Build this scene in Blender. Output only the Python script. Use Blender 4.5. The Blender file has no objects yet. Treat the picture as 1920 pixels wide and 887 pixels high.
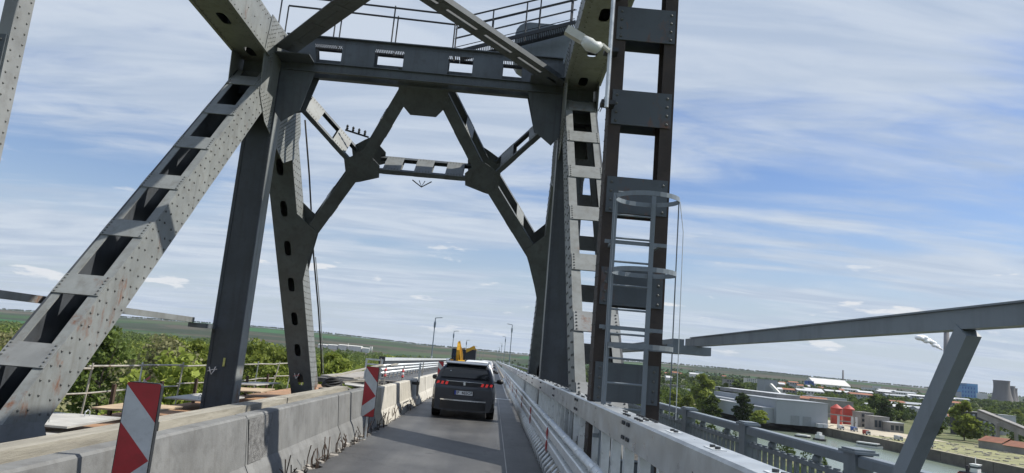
import bpy, math, random
import numpy as np
from mathutils import Vector, Matrix
random.seed(7)
RNG = np.random.default_rng(11)
scene = bpy.context.scene
COL = scene.collection
V = Vector

# ------------------------------------------------------------------ camera
FPX, CX, CY, CAMH = 1333.0, 960.0, 443.5, 1.75          # focal length in px of the 1920 px wide photo
_up = np.array([656.0, -7612.0, FPX]); _up /= np.linalg.norm(_up)
_fw = np.array([-35.0, 230.5, FPX]); _fw -= _up * _fw.dot(_up); _fw /= np.linalg.norm(_fw)
RM = np.stack([np.cross(_fw, _up), _fw, _up], 1)         # camera (x right, y down, z forward) <- world
cam_data = bpy.data.cameras.new('camera'); cam = bpy.data.objects.new('camera', cam_data); COL.objects.link(cam)
_r, _u, _b = RM.T @ [1, 0, 0], RM.T @ [0, -1, 0], RM.T @ [0, 0, -1]
cam.matrix_world = Matrix(((_r[0], _u[0], _b[0], 0), (_r[1], _u[1], _b[1], 0), (_r[2], _u[2], _b[2], CAMH), (0, 0, 0, 1)))
cam_data.sensor_width = 36.0; cam_data.lens = FPX / 1920 * 36.0
cam_data.clip_start = 0.05; cam_data.clip_end = 40000
scene.camera = cam

# ------------------------------------------------------------------ sun, sky, exposure
SUN_AZ, SUN_EL = math.radians(84.0), math.radians(50.5)   # azimuth to the right of the road direction (+Y)
SUN_DIR = V((math.sin(SUN_AZ) * math.cos(SUN_EL), math.cos(SUN_AZ) * math.cos(SUN_EL), math.sin(SUN_EL)))
sun_data = bpy.data.lights.new('sun', 'SUN'); sun_data.energy = 5.0; sun_data.angle = math.radians(0.53)
sun_data.color = (1.0, 0.955, 0.88)
sun = bpy.data.objects.new('sun', sun_data); COL.objects.link(sun)
sun.rotation_euler = SUN_DIR.to_track_quat('Z', 'Y').to_euler(); sun.location = (30, 0, 60)

world = bpy.data.worlds.new('World'); scene.world = world; world.use_nodes = True
SEED_BIG, SEED_MID = 17.3, 23.9
def build_sky():
    nt = world.node_tree; N = nt.nodes; L = nt.links; N.clear()
    out = N.new('ShaderNodeOutputWorld'); bg = N.new('ShaderNodeBackground'); bg.inputs['Strength'].default_value = 0.071
    L.new(bg.outputs[0], out.inputs[0])
    sky = N.new('ShaderNodeTexSky'); sky.sky_type = 'NISHITA'; sky.sun_disc = False
    sky.sun_elevation = SUN_EL; sky.sun_rotation = SUN_AZ
    sky.air_density = 1.35; sky.dust_density = 0.3; sky.ozone_density = 3.0
    tc = N.new('ShaderNodeTexCoord'); sep = N.new('ShaderNodeSeparateXYZ'); L.new(tc.outputs['Generated'], sep.inputs[0])
    def math_(op, a, b=None, c=None, clamp=False):
        m = N.new('ShaderNodeMath'); m.operation = op; m.use_clamp = clamp
        for i, x in enumerate((a, b, c)):
            if x is None: continue
            if isinstance(x, (int, float)): m.inputs[i].default_value = x
            else: L.new(x, m.inputs[i])
        return m.outputs[0]
    # cloud layer: direction projected on a high flat sheet
    zz = math_('MAXIMUM', sep.outputs[2], 0.0); zz = math_('ADD', zz, 0.085)
    px = math_('DIVIDE', sep.outputs[0], zz); py = math_('DIVIDE', sep.outputs[1], zz)
    def noise(sx, sy, rot, scale, detail, rough, dist, off=0.0):
        cmb = N.new('ShaderNodeCombineXYZ'); L.new(px, cmb.inputs[0]); L.new(py, cmb.inputs[1]); cmb.inputs[2].default_value = off
        mp = N.new('ShaderNodeMapping'); mp.inputs['Rotation'].default_value = (0, 0, math.radians(rot)); mp.inputs['Scale'].default_value = (sx, sy, 1)
        L.new(cmb.outputs[0], mp.inputs[0])
        n = N.new('ShaderNodeTexNoise'); n.inputs['Scale'].default_value = scale; n.inputs['Detail'].default_value = detail
        n.inputs['Roughness'].default_value = rough; n.inputs['Distortion'].default_value = dist
        L.new(mp.outputs[0], n.inputs['Vector']); return n.outputs['Fac']
    def ramp(x, lo, hi):
        m = N.new('ShaderNodeMapRange'); m.interpolation_type = 'SMOOTHSTEP'; L.new(x, m.inputs[0])
        m.inputs[1].default_value = lo; m.inputs[2].default_value = hi; return m.outputs[0]
    big = noise(0.42, 1.0, 10, 1.05, 3, 0.5, 0.4, SEED_BIG)            # wide veil banks
    mid = noise(0.28, 1.0, 12, 1.9, 6, 0.58, 0.9, SEED_MID)             # streaks
    fine = noise(0.45, 1.0, 4, 5.0, 7, 0.62, 1.2, 1.3)             # wisps
    s = math_('ADD', math_('MULTIPLY', big, 0.55), math_('MULTIPLY', mid, 0.36)); s = math_('ADD', s, math_('MULTIPLY', fine, 0.12))
    veil = ramp(s, 0.42, 0.58)
    veil = math_('MULTIPLY', veil, 0.92)
    # small fair weather cumulus low over the horizon
    az = math_('ARCTAN2', sep.outputs[0], sep.outputs[1])
    cmb = N.new('ShaderNodeCombineXYZ'); L.new(math_('MULTIPLY', az, 10.0), cmb.inputs[0]); L.new(math_('MULTIPLY', sep.outputs[2], 44.0), cmb.inputs[1]); cmb.inputs[2].default_value = 5.2
    n = N.new('ShaderNodeTexNoise'); n.inputs['Scale'].default_value = 1.0; n.inputs['Detail'].default_value = 6; n.inputs['Roughness'].default_value = 0.56
    L.new(cmb.outputs[0], n.inputs['Vector'])
    low = math_('MULTIPLY', ramp(sep.outputs[2], 0.012, 0.05), math_('SUBTRACT', 1.0, ramp(sep.outputs[2], 0.11, 0.22)))
    cum = math_('MULTIPLY', ramp(n.outputs['Fac'], 0.615, 0.68), low)
    cum = math_('MULTIPLY', cum, 0.85)
    # horizon haze in the sky itself
    hz = math_('SUBTRACT', 1.0, ramp(sep.outputs[2], -0.02, 0.30)); hz = math_('MULTIPLY', hz, 0.6)
    def mix(f, a, b):
        m = N.new('ShaderNodeMix'); m.data_type = 'RGBA'; L.new(f, m.inputs[0])
        for x, i in ((a, 6), (b, 7)):
            if isinstance(x, tuple): m.inputs[i].default_value = x
            else: L.new(x, m.inputs[i])
        return m.outputs[2]
    hs_ = N.new('ShaderNodeHueSaturation'); hs_.inputs['Saturation'].default_value = 1.15; hs_.inputs['Value'].default_value = 1.25; L.new(sky.outputs[0], hs_.inputs['Color'])
    tn = N.new('ShaderNodeMix'); tn.data_type = 'RGBA'; tn.blend_type = 'MULTIPLY'; tn.inputs[0].default_value = 1.0; L.new(hs_.outputs[0], tn.inputs[6]); tn.inputs[7].default_value = (.98, .92, 1.10, 1)
    c = mix(hz, tn.outputs[2], (5.4, 6.9, 8.5, 1))
    hz2 = math_('MULTIPLY', math_('SUBTRACT', 1.0, ramp(sep.outputs[2], -0.01, 0.17)), 0.8)
    c = mix(hz2, c, (5.9, 7.0, 8.3, 1))
    tex = noise(0.30, 1.0, 8, 3.2, 7, 0.6, 1.0, 4.4)
    cc = mix(ramp(tex, 0.34, 0.64), (5.5, 6.55, 8.15, 1), (7.3, 8.15, 9.3, 1))
    c = mix(veil, c, cc)
    c = mix(cum, c, (9.6, 9.8, 10.1, 1))
    L.new(c, bg.inputs['Color'])
build_sky()
scene.view_settings.view_transform = 'Standard'; scene.view_settings.look = 'None'
scene.view_settings.exposure = 0.28; scene.view_settings.gamma = 1.0; scene.view_settings.use_curve_mapping = False
scene.render.engine = 'CYCLES'
cy = scene.cycles
cy.use_denoising = True; cy.max_bounces = 6; cy.diffuse_bounces = 3; cy.glossy_bounces = 3; cy.transmission_bounces = 4
cy.volume_bounces = 0; cy.transparent_max_bounces = 8; cy.caustics_reflective = False; cy.caustics_refractive = False
cy.volume_step_rate = 4.0; cy.use_adaptive_sampling = True; cy.adaptive_threshold = 0.015

# ------------------------------------------------------------------ helpers
def ray(u, v):
    return RM.T @ np.array([(u - CX) / FPX, (v - CY) / FPX, 1.0])
def at_y(u, v, y):
    d = ray(u, v); p = d * (y / d[1]); return V((p[0], p[1], p[2] + CAMH))
def at_z(u, v, z):
    d = ray(u, v); p = d * ((z - CAMH) / d[2]); return V((p[0], p[1], p[2] + CAMH))

class MB:
    def __init__(s): s.v = []; s.f = []
    def add(s, vs, fs):
        o = len(s.v); s.v.extend([tuple(x) for x in vs]); s.f.extend([tuple(i + o for i in f) for f in fs]); return s
    def box(s, x0, x1, y0, y1, z0, z1):
        return s.add([(x0, y0, z0), (x1, y0, z0), (x1, y1, z0), (x0, y1, z0), (x0, y0, z1), (x1, y0, z1), (x1, y1, z1), (x0, y1, z1)],
                     [(3, 2, 1, 0), (4, 5, 6, 7), (0, 1, 5, 4), (1, 2, 6, 5), (2, 3, 7, 6), (3, 0, 4, 7)])
    def obox(s, c, a, b, d):
        c, a, b, d = V(c), V(a), V(b), V(d)
        return s.add([c - a - b - d, c + a - b - d, c + a + b - d, c - a + b - d, c - a - b + d, c + a - b + d, c + a + b + d, c - a + b + d],
                     [(3, 2, 1, 0), (4, 5, 6, 7), (0, 1, 5, 4), (1, 2, 6, 5), (2, 3, 7, 6), (3, 0, 4, 7)])
    def bar(s, p0, p1, w, h, up=(0, 0, 1)):
        p0, p1 = V(p0), V(p1); a = (p1 - p0); l = a.length; a.normalize()
        sd = a.cross(V(up))
        if sd.length < 1e-4: sd = a.cross(V((1, 0, 0)))
        sd.normalize(); n = sd.cross(a)
        return s.obox((p0 + p1) / 2, a * l / 2, sd * w / 2, n * h / 2)
    def channel(s, p0, p1, w, h, t, up):
        # web of height h plus two flanges of width w along up x axis direction
        p0, p1 = V(p0), V(p1); a = (p1 - p0); l = a.length; a.normalize(); n = V(up).normalized(); sd = a.cross(n).normalized(); m = (p0 + p1) / 2
        s.obox(m, a * l / 2, sd * t / 2, n * h / 2)
        for k in (-1, 1): s.obox(m + n * k * (h / 2 - t / 2) + sd * (w / 2), a * l / 2, sd * (w / 2 - t / 2 - .001), n * t / 2)
        return s
    def cyl(s, p0, p1, r0, r1=None, n=10, caps=True):
        r1 = r0 if r1 is None else r1
        p0, p1 = V(p0), V(p1); a = (p1 - p0).normalized(); x = a.orthogonal().normalized(); y = a.cross(x)
        vs = [p0 + (x * math.cos(2 * math.pi * i / n) + y * math.sin(2 * math.pi * i / n)) * r0 for i in range(n)] + \
             [p1 + (x * math.cos(2 * math.pi * i / n) + y * math.sin(2 * math.pi * i / n)) * r1 for i in range(n)]
        fs = [(i, (i + 1) % n, n + (i + 1) % n, n + i) for i in range(n)]
        if caps: fs += [tuple(range(n - 1, -1, -1)), tuple(range(n, 2 * n))]
        return s.add(vs, fs)
    def tube(s, pts, r, n=6, closed=False):
        P = [V(p) for p in pts]; m = len(P); vs = []; fs = []
        x = None
        for i in range(m):
            a = (P[(i + 1) % m] - P[i - 1]) if closed else (P[min(i + 1, m - 1)] - P[max(i - 1, 0)])
            a.normalize()
            if x is None: x = a.orthogonal().normalized()
            else: x = (x - a * x.dot(a)).normalized()
            y = a.cross(x); rr = r[i] if isinstance(r, (list, tuple)) else r
            vs += [P[i] + (x * math.cos(2 * math.pi * k / n) + y * math.sin(2 * math.pi * k / n)) * rr for k in range(n)]
        for i in range(m if closed else m - 1):
            j = (i + 1) % m
            fs += [(i * n + k, i * n + (k + 1) % n, j * n + (k + 1) % n, j * n + k) for k in range(n)]
        if not closed: fs += [tuple(range(n - 1, -1, -1)), tuple(range((m - 1) * n, m * n))]
        return s.add(vs, fs)
    def prism(s, pts, t):
        P = [V(p) for p in pts]; t = V(t); n = len(P)
        return s.add(P + [p + t for p in P], [tuple(range(n - 1, -1, -1)), tuple(range(n, 2 * n))] + [(i, (i + 1) % n, n + (i + 1) % n, n + i) for i in range(n)])
    def lathe(s, prof, c, n=16):
        c = V(c); vs = []; fs = []; m = len(prof)
        for r, z in prof: vs += [c + V((r * math.cos(2 * math.pi * k / n), r * math.sin(2 * math.pi * k / n), z)) for k in range(n)]
        for i in range(m - 1): fs += [(i * n + k, i * n + (k + 1) % n, (i + 1) * n + (k + 1) % n, (i + 1) * n + k) for k in range(n)]
        fs += [tuple(range(n - 1, -1, -1)), tuple(range((m - 1) * n, m * n))]
        return s.add(vs, fs)
    def rivet(s, p, n, r=.03, k=6):
        p, n = V(p), V(n).normalized(); x = n.orthogonal().normalized(); y = n.cross(x); vs = []
        for rr, h in ((1.0, 0.0), (.82, .5), (.35, .8)):
            vs += [p + (x * math.cos(2 * math.pi * i / k) + y * math.sin(2 * math.pi * i / k)) * r * rr + n * r * h for i in range(k)]
        fs = [(j * k + i, j * k + (i + 1) % k, (j + 1) * k + (i + 1) % k, (j + 1) * k + i) for j in range(2) for i in range(k)]
        fs.append(tuple(range(2 * k, 3 * k)))
        return s.add(vs, fs)
    def perforated(s, p0, p1, wv, t, holes, hw, hl):
        # plate from p0 to p1 (centre line), half width vector wv, thickness vector t, oval holes at the given distances
        p0, p1, wv, t = V(p0), V(p1), V(wv), V(t); a = (p1 - p0); L = a.length; a.normalize(); w = wv.length; e = wv.normalized()
        holes = sorted(holes); cuts = [0.0] + [(holes[i] + holes[i + 1]) / 2 for i in range(len(holes) - 1)] + [L]
        K = 16
        for h, c0, c1 in zip(holes, cuts[:-1], cuts[1:]):
            ring = []; rect = []
            for i in range(K):
                th = 2 * math.pi * (i + .5) / K; c, sn = math.cos(th), math.sin(th)
                q = lambda x: math.copysign(abs(x) ** .55, x)
                ring.append((h + hl * q(c), hw * q(sn)))
                m = max(abs(c), abs(sn)); X, Y = c / m, sn / m
                rect.append((h + X * (c1 - h if X > 0 else h - c0), Y * w))
            for k in (0, 4, 8, 12): pass
            vs = []
            for tt in (V((0, 0, 0)), t):
                vs += [p0 + a * x + e * y + tt for x, y in ring] + [p0 + a * x + e * y + tt for x, y in rect]
            fs = []
            for i in range(K):
                j = (i + 1) % K
                fs.append((i, j, K + j, K + i)); fs.append((2 * K + j, 2 * K + i, 3 * K + i, 3 * K + j)); fs.append((j, i, 2 * K + i, 2 * K + j))
            # fill the four corners left between neighbouring rect points
            cor = {(1, 1): None, (-1, 1): None, (-1, -1): None, (1, -1): None}
            o = len(vs)
            for i in range(K):
                j = (i + 1) % K; (x0, y0), (x1, y1) = rect[i], rect[j]
                if abs(x0 - x1) > 1e-6 and abs(y0 - y1) > 1e-6:
                    cx_ = c1 if (x0 + x1) / 2 > h else c0; cy_ = w if (y0 + y1) > 0 else -w
                    for q_, tt in enumerate((V((0, 0, 0)), t)):
                        vs.append(p0 + a * cx_ + e * cy_ + tt); fs.append((K + i + 2 * K * q_, K + j + 2 * K * q_, len(vs) - 1))
            s.add(vs, fs)
        return s
    def mesh(s, name):
        me = bpy.data.meshes.new(name); me.from_pydata(s.v, [], s.f); me.update(); return me
    def build(s, name, mat, parent=None, smooth=False, kind=None, label=None):
        o = bpy.data.objects.new(name, s.mesh(name)); COL.objects.link(o)
        if mat: o.data.materials.append(mat)
        if smooth: o.data.polygons.foreach_set('use_smooth', [True] * len(o.data.polygons))
        if parent is not None: adopt(o, parent)
        if kind: o['kind'] = kind
        if label: o['label'] = label
        return o

WORLD_LOC = {}
def adopt(o, parent):
    o.parent = parent; o.matrix_parent_inverse = Matrix.Translation(-V(WORLD_LOC.get(parent.name, (0, 0, 0))))
    WORLD_LOC[o.name] = WORLD_LOC.get(o.name, (0, 0, 0)) 
def tag(o, label, cat, group=None):
    o['label'] = label; o['category'] = cat
    if group: o['group'] = group
    return o
def thing(name, label, cat, loc=(0, 0, 0), group=None):
    o = bpy.data.objects.new(name, None); COL.objects.link(o); o.location = loc; o.empty_display_size = .2
    WORLD_LOC[o.name] = tuple(loc); return tag(o, label, cat, group)
def inst(name, me, loc, parent=None, rotz=0.0, scale=1.0, rot=None):
    o = bpy.data.objects.new(name, me); COL.objects.link(o)
    o.location = loc; o.rotation_euler = rot if rot else (0, 0, rotz); o.scale = (scale,) * 3 if isinstance(scale, (int, float)) else scale
    if parent is not None: o.parent = parent; o.matrix_parent_inverse = Matrix.Translation(-V(WORLD_LOC.get(parent.name, (0, 0, 0))))
    return o
def copy_tree(root, loc, rotz=None, label=None, scale=None):
    def rec(o, p):
        c = o.copy(); COL.objects.link(c); c.parent = p
        for ch in o.children: rec(ch, c)
        return c
    r = rec(root, None); r.location = loc
    if rotz is not None: r.rotation_euler = (0, 0, rotz)
    if scale is not None: r.scale = (scale,) * 3 if isinstance(scale, (int, float)) else scale
    if label: r['label'] = label
    return r

# ------------------------------------------------------------------ materials
def _nodes(name):
    m = bpy.data.materials.new(name); m.use_nodes = True; nt = m.node_tree
    return m, nt, nt.nodes, nt.links, nt.nodes['Principled BSDF']
def material(name, base, rough=.6, metal=0.0, var=.18, scale=2.5, rust=0.0, rust_scale=.9, dirt=None, bump=0.0, bump_scale=40, spec=.5, rust_col=(.13, .055, .025), objrand=0.0, stretch=None, streak=None, rust_low=0.0):
    m, nt, N, L, b = _nodes(name)
    geo = N.new('ShaderNodeNewGeometry'); vec = geo.outputs['Position']
    if stretch:
        mp = N.new('ShaderNodeMapping'); mp.inputs['Scale'].default_value = stretch; L.new(vec, mp.inputs[0]); vec = mp.outputs[0]
    def noise(sc, det=5, ro=.6):
        n = N.new('ShaderNodeTexNoise'); n.inputs['Scale'].default_value = sc; n.inputs['Detail'].default_value = det; n.inputs['Roughness'].default_value = ro
        L.new(vec, n.inputs['Vector']); return n.outputs['Fac']
    def ramp(x, lo, hi, a=0.0, bb=1.0):
        r = N.new('ShaderNodeMapRange'); L.new(x, r.inputs[0]); r.inputs[1].default_value = lo; r.inputs[2].default_value = hi; r.inputs[3].default_value = a; r.inputs[4].default_value = bb; return r.outputs[0]
    def mix(f, a, c, mode='MIX'):
        x = N.new('ShaderNodeMix'); x.data_type = 'RGBA'; x.blend_type = mode
        if isinstance(f, float): x.inputs[0].default_value = f
        else: L.new(f, x.inputs[0])
        for q, i in ((a, 6), (c, 7)):
            if isinstance(q, tuple): x.inputs[i].default_value = (*q, 1)
            else: L.new(q, x.inputs[i])
        return x.outputs[2]
    lo = tuple(max(0, c * (1 - var)) for c in base); hi = tuple(min(1, c * (1 + var)) for c in base)
    col = mix(ramp(noise(scale), .3, .7), lo, hi)
    if dirt:
        col = mix(ramp(noise(scale * 3.1, 8, .7), .5, .75, 0, dirt[1]), col, dirt[0])
    if streak:
        mp2 = N.new('ShaderNodeMapping'); mp2.inputs['Scale'].default_value = (5, 5, .32); L.new(geo.outputs['Position'], mp2.inputs[0])
        n2 = N.new('ShaderNodeTexNoise'); n2.inputs['Scale'].default_value = 1.0; n2.inputs['Detail'].default_value = 7; n2.inputs['Roughness'].default_value = .68; L.new(mp2.outputs[0], n2.inputs['Vector'])
        col = mix(ramp(n2.outputs['Fac'], .5, .72, 0, streak[1]), col, streak[0])
    if objrand:
        oi = N.new('ShaderNodeObjectInfo'); hs = N.new('ShaderNodeHueSaturation'); L.new(col, hs.inputs['Color'])
        L.new(ramp(oi.outputs['Random'], 0, 1, 1 - objrand, 1 + objrand), hs.inputs['Value']); L.new(ramp(oi.outputs['Random'], 0, 1, .5 - objrand * .06, .5 + objrand * .06), hs.inputs['Hue']); col = hs.outputs[0]
    if rust:
        mp3 = N.new('ShaderNodeMapping'); mp3.inputs['Scale'].default_value = (1.6, 1.6, .7); L.new(geo.outputs['Position'], mp3.inputs[0])
        n3 = N.new('ShaderNodeTexNoise'); n3.inputs['Scale'].default_value = rust_scale; n3.inputs['Detail'].default_value = 11; n3.inputs['Roughness'].default_value = .76; L.new(mp3.outputs[0], n3.inputs['Vector'])
        rf = n3.outputs['Fac']
        if rust_low:
            sp_ = N.new('ShaderNodeSeparateXYZ'); L.new(geo.outputs['Position'], sp_.inputs[0]); ad = N.new('ShaderNodeMath'); ad.operation = 'ADD'; L.new(rf, ad.inputs[0]); L.new(ramp(sp_.outputs[2], 0.0, 3.2, rust_low, 0.0), ad.inputs[1]); rf = ad.outputs[0]
        f = ramp(rf, .72 - rust * .25, .80 - rust * .2)
        col = mix(f, col, mix(ramp(noise(14), .3, .7), tuple(c * .6 for c in rust_col), tuple(c * 1.7 for c in rust_col)))
    L.new(col, b.inputs['Base Color'])
    b.inputs['Roughness'].default_value = rough; b.inputs['Metallic'].default_value = metal
    b.inputs['Specular IOR Level'].default_value = spec
    if var: L.new(ramp(noise(scale * 2), .3, .7, max(.05, rough - .1), min(1, rough + .1)), b.inputs['Roughness'])
    if bump:
        bp = N.new('ShaderNodeBump'); bp.inputs['Strength'].default_value = bump; bp.inputs['Distance'].default_value = .02
        L.new(noise(bump_scale, 6, .7), bp.inputs['Height']); L.new(bp.outputs[0], b.inputs['Normal'])
    return m
M = {}
M['steel'] = material('grey_bridge_paint', (.205, .218, .213), .55, 0, .14, 1.6, rust=.45, rust_low=.085, dirt=((.12, .11, .095), .5), bump=.05, streak=((.11, .105, .09), .55))
M['steel_dark'] = material('shaded_weathered_bridge_paint', (.095, .11, .122), .6, 0, .2, 1.4, rust=.22, dirt=((.06, .06, .062), .6), bump=.06, streak=((.055, .055, .055), .6))  # shade of faces turned from the sun put into the base colour
M['steel_black'] = material('deep_shaded_bridge_paint', (.05, .057, .066), .6, 0, .25, 1.4, rust=.2, dirt=((.03, .03, .032), .6), streak=((.03, .03, .03), .6))  # deepest shade, on columns and inside diagonals, painted as near-black
M['steel_rusty'] = material('rusty_bridge_paint', (.22, .23, .23), .6, 0, .18, 1.4, rust=.62, rust_scale=.8, dirt=((.10, .09, .08), .5), bump=.08)
M['dark_rusty'] = material('shaded_paint_with_rust', (.075, .088, .10), .6, 0, .16, 1.4, rust=.68, rust_scale=1.3, dirt=((.05, .05, .052), .5))  # shade of the front battens painted into the base; rust is their own
M['rust'] = material('brown_rusted_flange', (.05, .038, .032), .75, 0, .35, 3, dirt=((.022, .019, .018), .6), bump=.1)
M['rivet'] = material('shadowed_dirty_rivet_paint', (.10, .105, .10), .55, 0, .3, 3, rust=.3)  # small cast shadows and dirt of the rivets put into a darker colour
M['new_paint'] = material('fresh_grey_paint', (.19, .22, .245), .45, 0, .08, 1.5, dirt=((.12, .135, .15), .4), streak=((.11, .125, .135), .5))
M['galv'] = material('galvanised_steel', (.52, .55, .565), .36, .6, .18, 3.5, dirt=((.38, .40, .415), .5), bump=.03)
M['galv_bright'] = material('bright_galvanised_steel', (.70, .73, .735), .35, .25, .12, 5, dirt=((.48, .50, .51), .4))
M['bolt'] = material('dark_bolt_steel', (.06, .065, .07), .5, .5, .2, 20)
M['dark_metal'] = material('dark_metal', (.035, .038, .042), .5, .3, .2, 10)
M['lamp_plastic'] = material('pale_lamp_plastic', (.55, .55, .50), .4, 0, .1, 8, dirt=((.35, .34, .3), .4))
M['lamp_glass'] = material('lamp_lens', (.62, .64, .62), .15, 0, .05, 8)

XC2 = -5.94
def side(x, right): return XC2 - x if right else x
XI, XO = -7.4, -8.3           # inner and outer face of the truss on the far side of the road
U = V((0, .678, .735)); Nn = V((0, -.735, .678))          # near diagonal: along, and outward of its upper face
D0 = V((0, 12.2, .98))
PO = V((0, 21.4, 10.3)); PD = V((0, .655, -.756)); PN = V((0, .756, .655))   # inclined end-post plane
def por(x, t, dep=0.0): return V((x, 0, 0)) + PO + PD * t + PN * dep

def make_truss(right):
    if right:
        t = thing('bridge_truss', 'riveted steel truss along the walkway, beside the galvanised parapet', 'truss', (1.9, 10, 0), 'main trusses of the bridge')
    else:
        t = thing('bridge_truss', 'riveted steel truss on the torn-up side, behind the concrete barriers', 'truss', (-7.85, 10, 0), 'main trusses of the bridge')
    xi, xo = side(XI, right), side(XO, right); s = -1 if right else 1       # s: direction from the truss to the road
    xa, xb = min(xi, xo), max(xi, xo); xm = (xi + xo) / 2
    st, riv = M['steel'], M['rivet']
    # ---- near diagonal: two riveted webs, lips and batten plates
    l0, l1 = -2.3, 11.6
    m = MB(); ow = MB()
    for x in (xi, xo):
        d = -s if x == xi else s
        c = D0 + U * ((l0 + l1) / 2) - Nn * .425 + V((x + d * .022, 0, 0))
        (m if x == xi else ow).obox(c, U * (l1 - l0) / 2, V((.022, 0, 0)), Nn * .425)
        for k in (0.0, -.85 + .03):
            m.obox(D0 + U * ((l0 + l1) / 2) + Nn * (k - .016) + V((x + d * (.044 + .075), 0, 0)), U * (l1 - l0) / 2, V((.074, 0, 0)), Nn * .014)
    dg = m.build('diagonal', st, t)
    ow.build('outer_web', M['steel_black'], dg)  # dark colour stands for the shade inside the diagonal
    r = MB()
    for i in range(int((l1 - l0) / .32)):
        l = l0 + .2 + i * .32
        for q, w in enumerate((.08, .27, .58, .77)):
            r.rivet(D0 + U * (l + (.16 if q % 2 else 0) + random.uniform(-.012, .012)) - Nn * w + V((xi, 0, 0)), (s, 0, 0), .028)
    r.build('rivets', riv, dg, kind='stuff')
    for k in range(8):
        zc = 1.16 + 1.31 * k if not right else 1.28 + 1.325 * k  # gable pitch added to catch the sun and brighten the hall
        l = (zc - .98) / .735
        if l > 11.3: continue
        mat = M['steel_rusty'] if (not right and k < 1) or (right and k in (0, 1)) else st
        for up in (1, 0):
            m = MB(); off = .012 if up else -.862
            m.obox(D0 + U * l + Nn * off + V((xm, 0, 0)), U * .27, V((.437, 0, 0)), Nn * .011)
            bp = m.build('batten_plate', mat, dg)
            if up:
                r = MB()
                for e in (-1, 1):
                    for j in range(6): r.rivet(D0 + U * (l + .23 - j * .092) + Nn * .023 + V((xm + e * .385, 0, 0)), Nn, .022)
                r.build('rivets', riv, dg, kind='stuff')
    # ---- portal column
    m = MB(); fx0, fx1 = side(-8.2, right), side(-7.34, right)
    a, b = min(fx0, fx1), max(fx0, fx1)
    m.box(a, b, 21.0, 21.03, -.6, 9.95); m.box(a, b, 21.58, 21.61, -.6, 9.95)
    m.box(a + .06, a + .10, 21.03, 21.58, -.6, 9.95); m.box(b - .10, b - .06, 21.03, 21.58, -.6, 9.95)
    for x in (a, b - .09): m.box(x, x + .09, 20.98, 20.998, -.6, 9.9)
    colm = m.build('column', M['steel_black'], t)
    ix = a - .004 if right else b + .004
    MB().box(min(ix, ix - .006 * s), max(ix, ix - .006 * s), 21.035, 21.60, -.6, 9.9).build('side_plate', st, colm)  # lit column side painted lighter than the shade-dark front
    r = MB()
    for i in range(60):
        z = -.3 + i * .165
        for x in (a + .045, b - .045): r.rivet((x, 20.98, z), (0, -1, 0), .018)
    r.build('rivets', M['steel_black'], colm, kind='stuff')
    # ---- near column: two rusty flanges joined by battens
    a, b = (1.36, 2.30) if right else (-8.32, -7.40)
    m = MB()
    for x0, x1, w in ((a, a + .03, 1), (b - .03, b, -1)):
        m.box(x0, x1, 9.85, 10.2, -.6, 9.95)
        fx = (x1, x1 + .15) if w > 0 else (x0 - .15, x0)
        m.box(fx[0], fx[1], 9.85, 9.88, -.6, 9.95); m.box(fx[0], fx[1], 10.17, 10.2, -.6, 9.95)
    ncol = m.build('column', M['rust'] if right else M['steel_rusty'], t)
    r = MB()
    for i in range(74):
        z = -.2 + i * .131
        if (z - .03) % 1.31 < .50:
            for x in (a + .10, b - .10): r.rivet((x, 9.824, z), (0, -1, 0), .022)
    for i in range(60):
        for yy in (9.92, 10.13): r.rivet(((a if right else b), yy, -.2 + i * .17), (-1 if right else 1, 0, 0), .018)
    r.build('rivets', riv, ncol, kind='stuff')
    for k in range(8):
        z0 = .01 + 1.31 * k
        for yy in (9.826, 10.202):
            MB().box(a + .035, b - .035, yy, yy + .022, z0, z0 + .525).build('batten_plate', M['dark_rusty'] if k in (2, 3, 4, 5) else M['steel_dark'], ncol)
    # ---- inclined end post with oval openings in its cover plate
    T0, T1 = .9, 14.2
    m = MB()
    holes = [ (10.3 - z) / .756 - T0 for z in (8.8, 7.59, 6.35, 5.1, 3.87, 2.64, 1.44, .25) ]
    m.perforated(por(xm, T0, 0), por(xm, T1, 0), (.45, 0, 0), PN * .02, [h for h in holes if .3 < h < T1 - T0 - .3], .12, .32)
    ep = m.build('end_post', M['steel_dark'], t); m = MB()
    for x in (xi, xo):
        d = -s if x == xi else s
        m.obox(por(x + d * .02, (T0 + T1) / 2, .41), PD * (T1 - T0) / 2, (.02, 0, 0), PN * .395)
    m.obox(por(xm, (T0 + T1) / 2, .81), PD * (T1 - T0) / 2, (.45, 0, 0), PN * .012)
    m.build('web_plates', M['steel_dark'] if right else st, ep)  # light painted in: sunlit webs lighter, underside and shaded webs darker
    r = MB()
    for i in range(int((T1 - T0) / .27)):
        tt = T0 + .1 + i * .27
        for q, w in enumerate((.08, .22, .38, .54, .70)):
            r.rivet(por(xi, tt + (.135 if q % 2 else 0), w), (s, 0, 0), .026)
    r.build('rivets', riv, ep, kind='stuff')
    # ---- top chord, open ovals underneath
    y0, y1 = -14.0, 20.35
    m = MB()
    m.perforated((xm, y0, 9.95), (xm, y1, 9.95), (.45, 0, 0), (0, 0, .02), [y - y0 for y in np.arange(-13.1, 20.0, 2.05)], .13, .33)
    for x in (xi, xo):
        d = -s if x == xi else s
        q = sorted((x, x + d * .03)); m.box(q[0], q[1], y0, y1, 9.972, 11.1)
    m.box(xa + .002, xb - .002, y0, y1, 11.1, 11.125)
    for x in (xi, xo):
        d = s if x == xi else -s
        q = sorted((x, x + d * .09)); m.box(q[0], q[1], y0, y1 - .5, 9.93, 9.952)
    ch = m.build('top_chord', st, t)
    r = MB()
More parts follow.
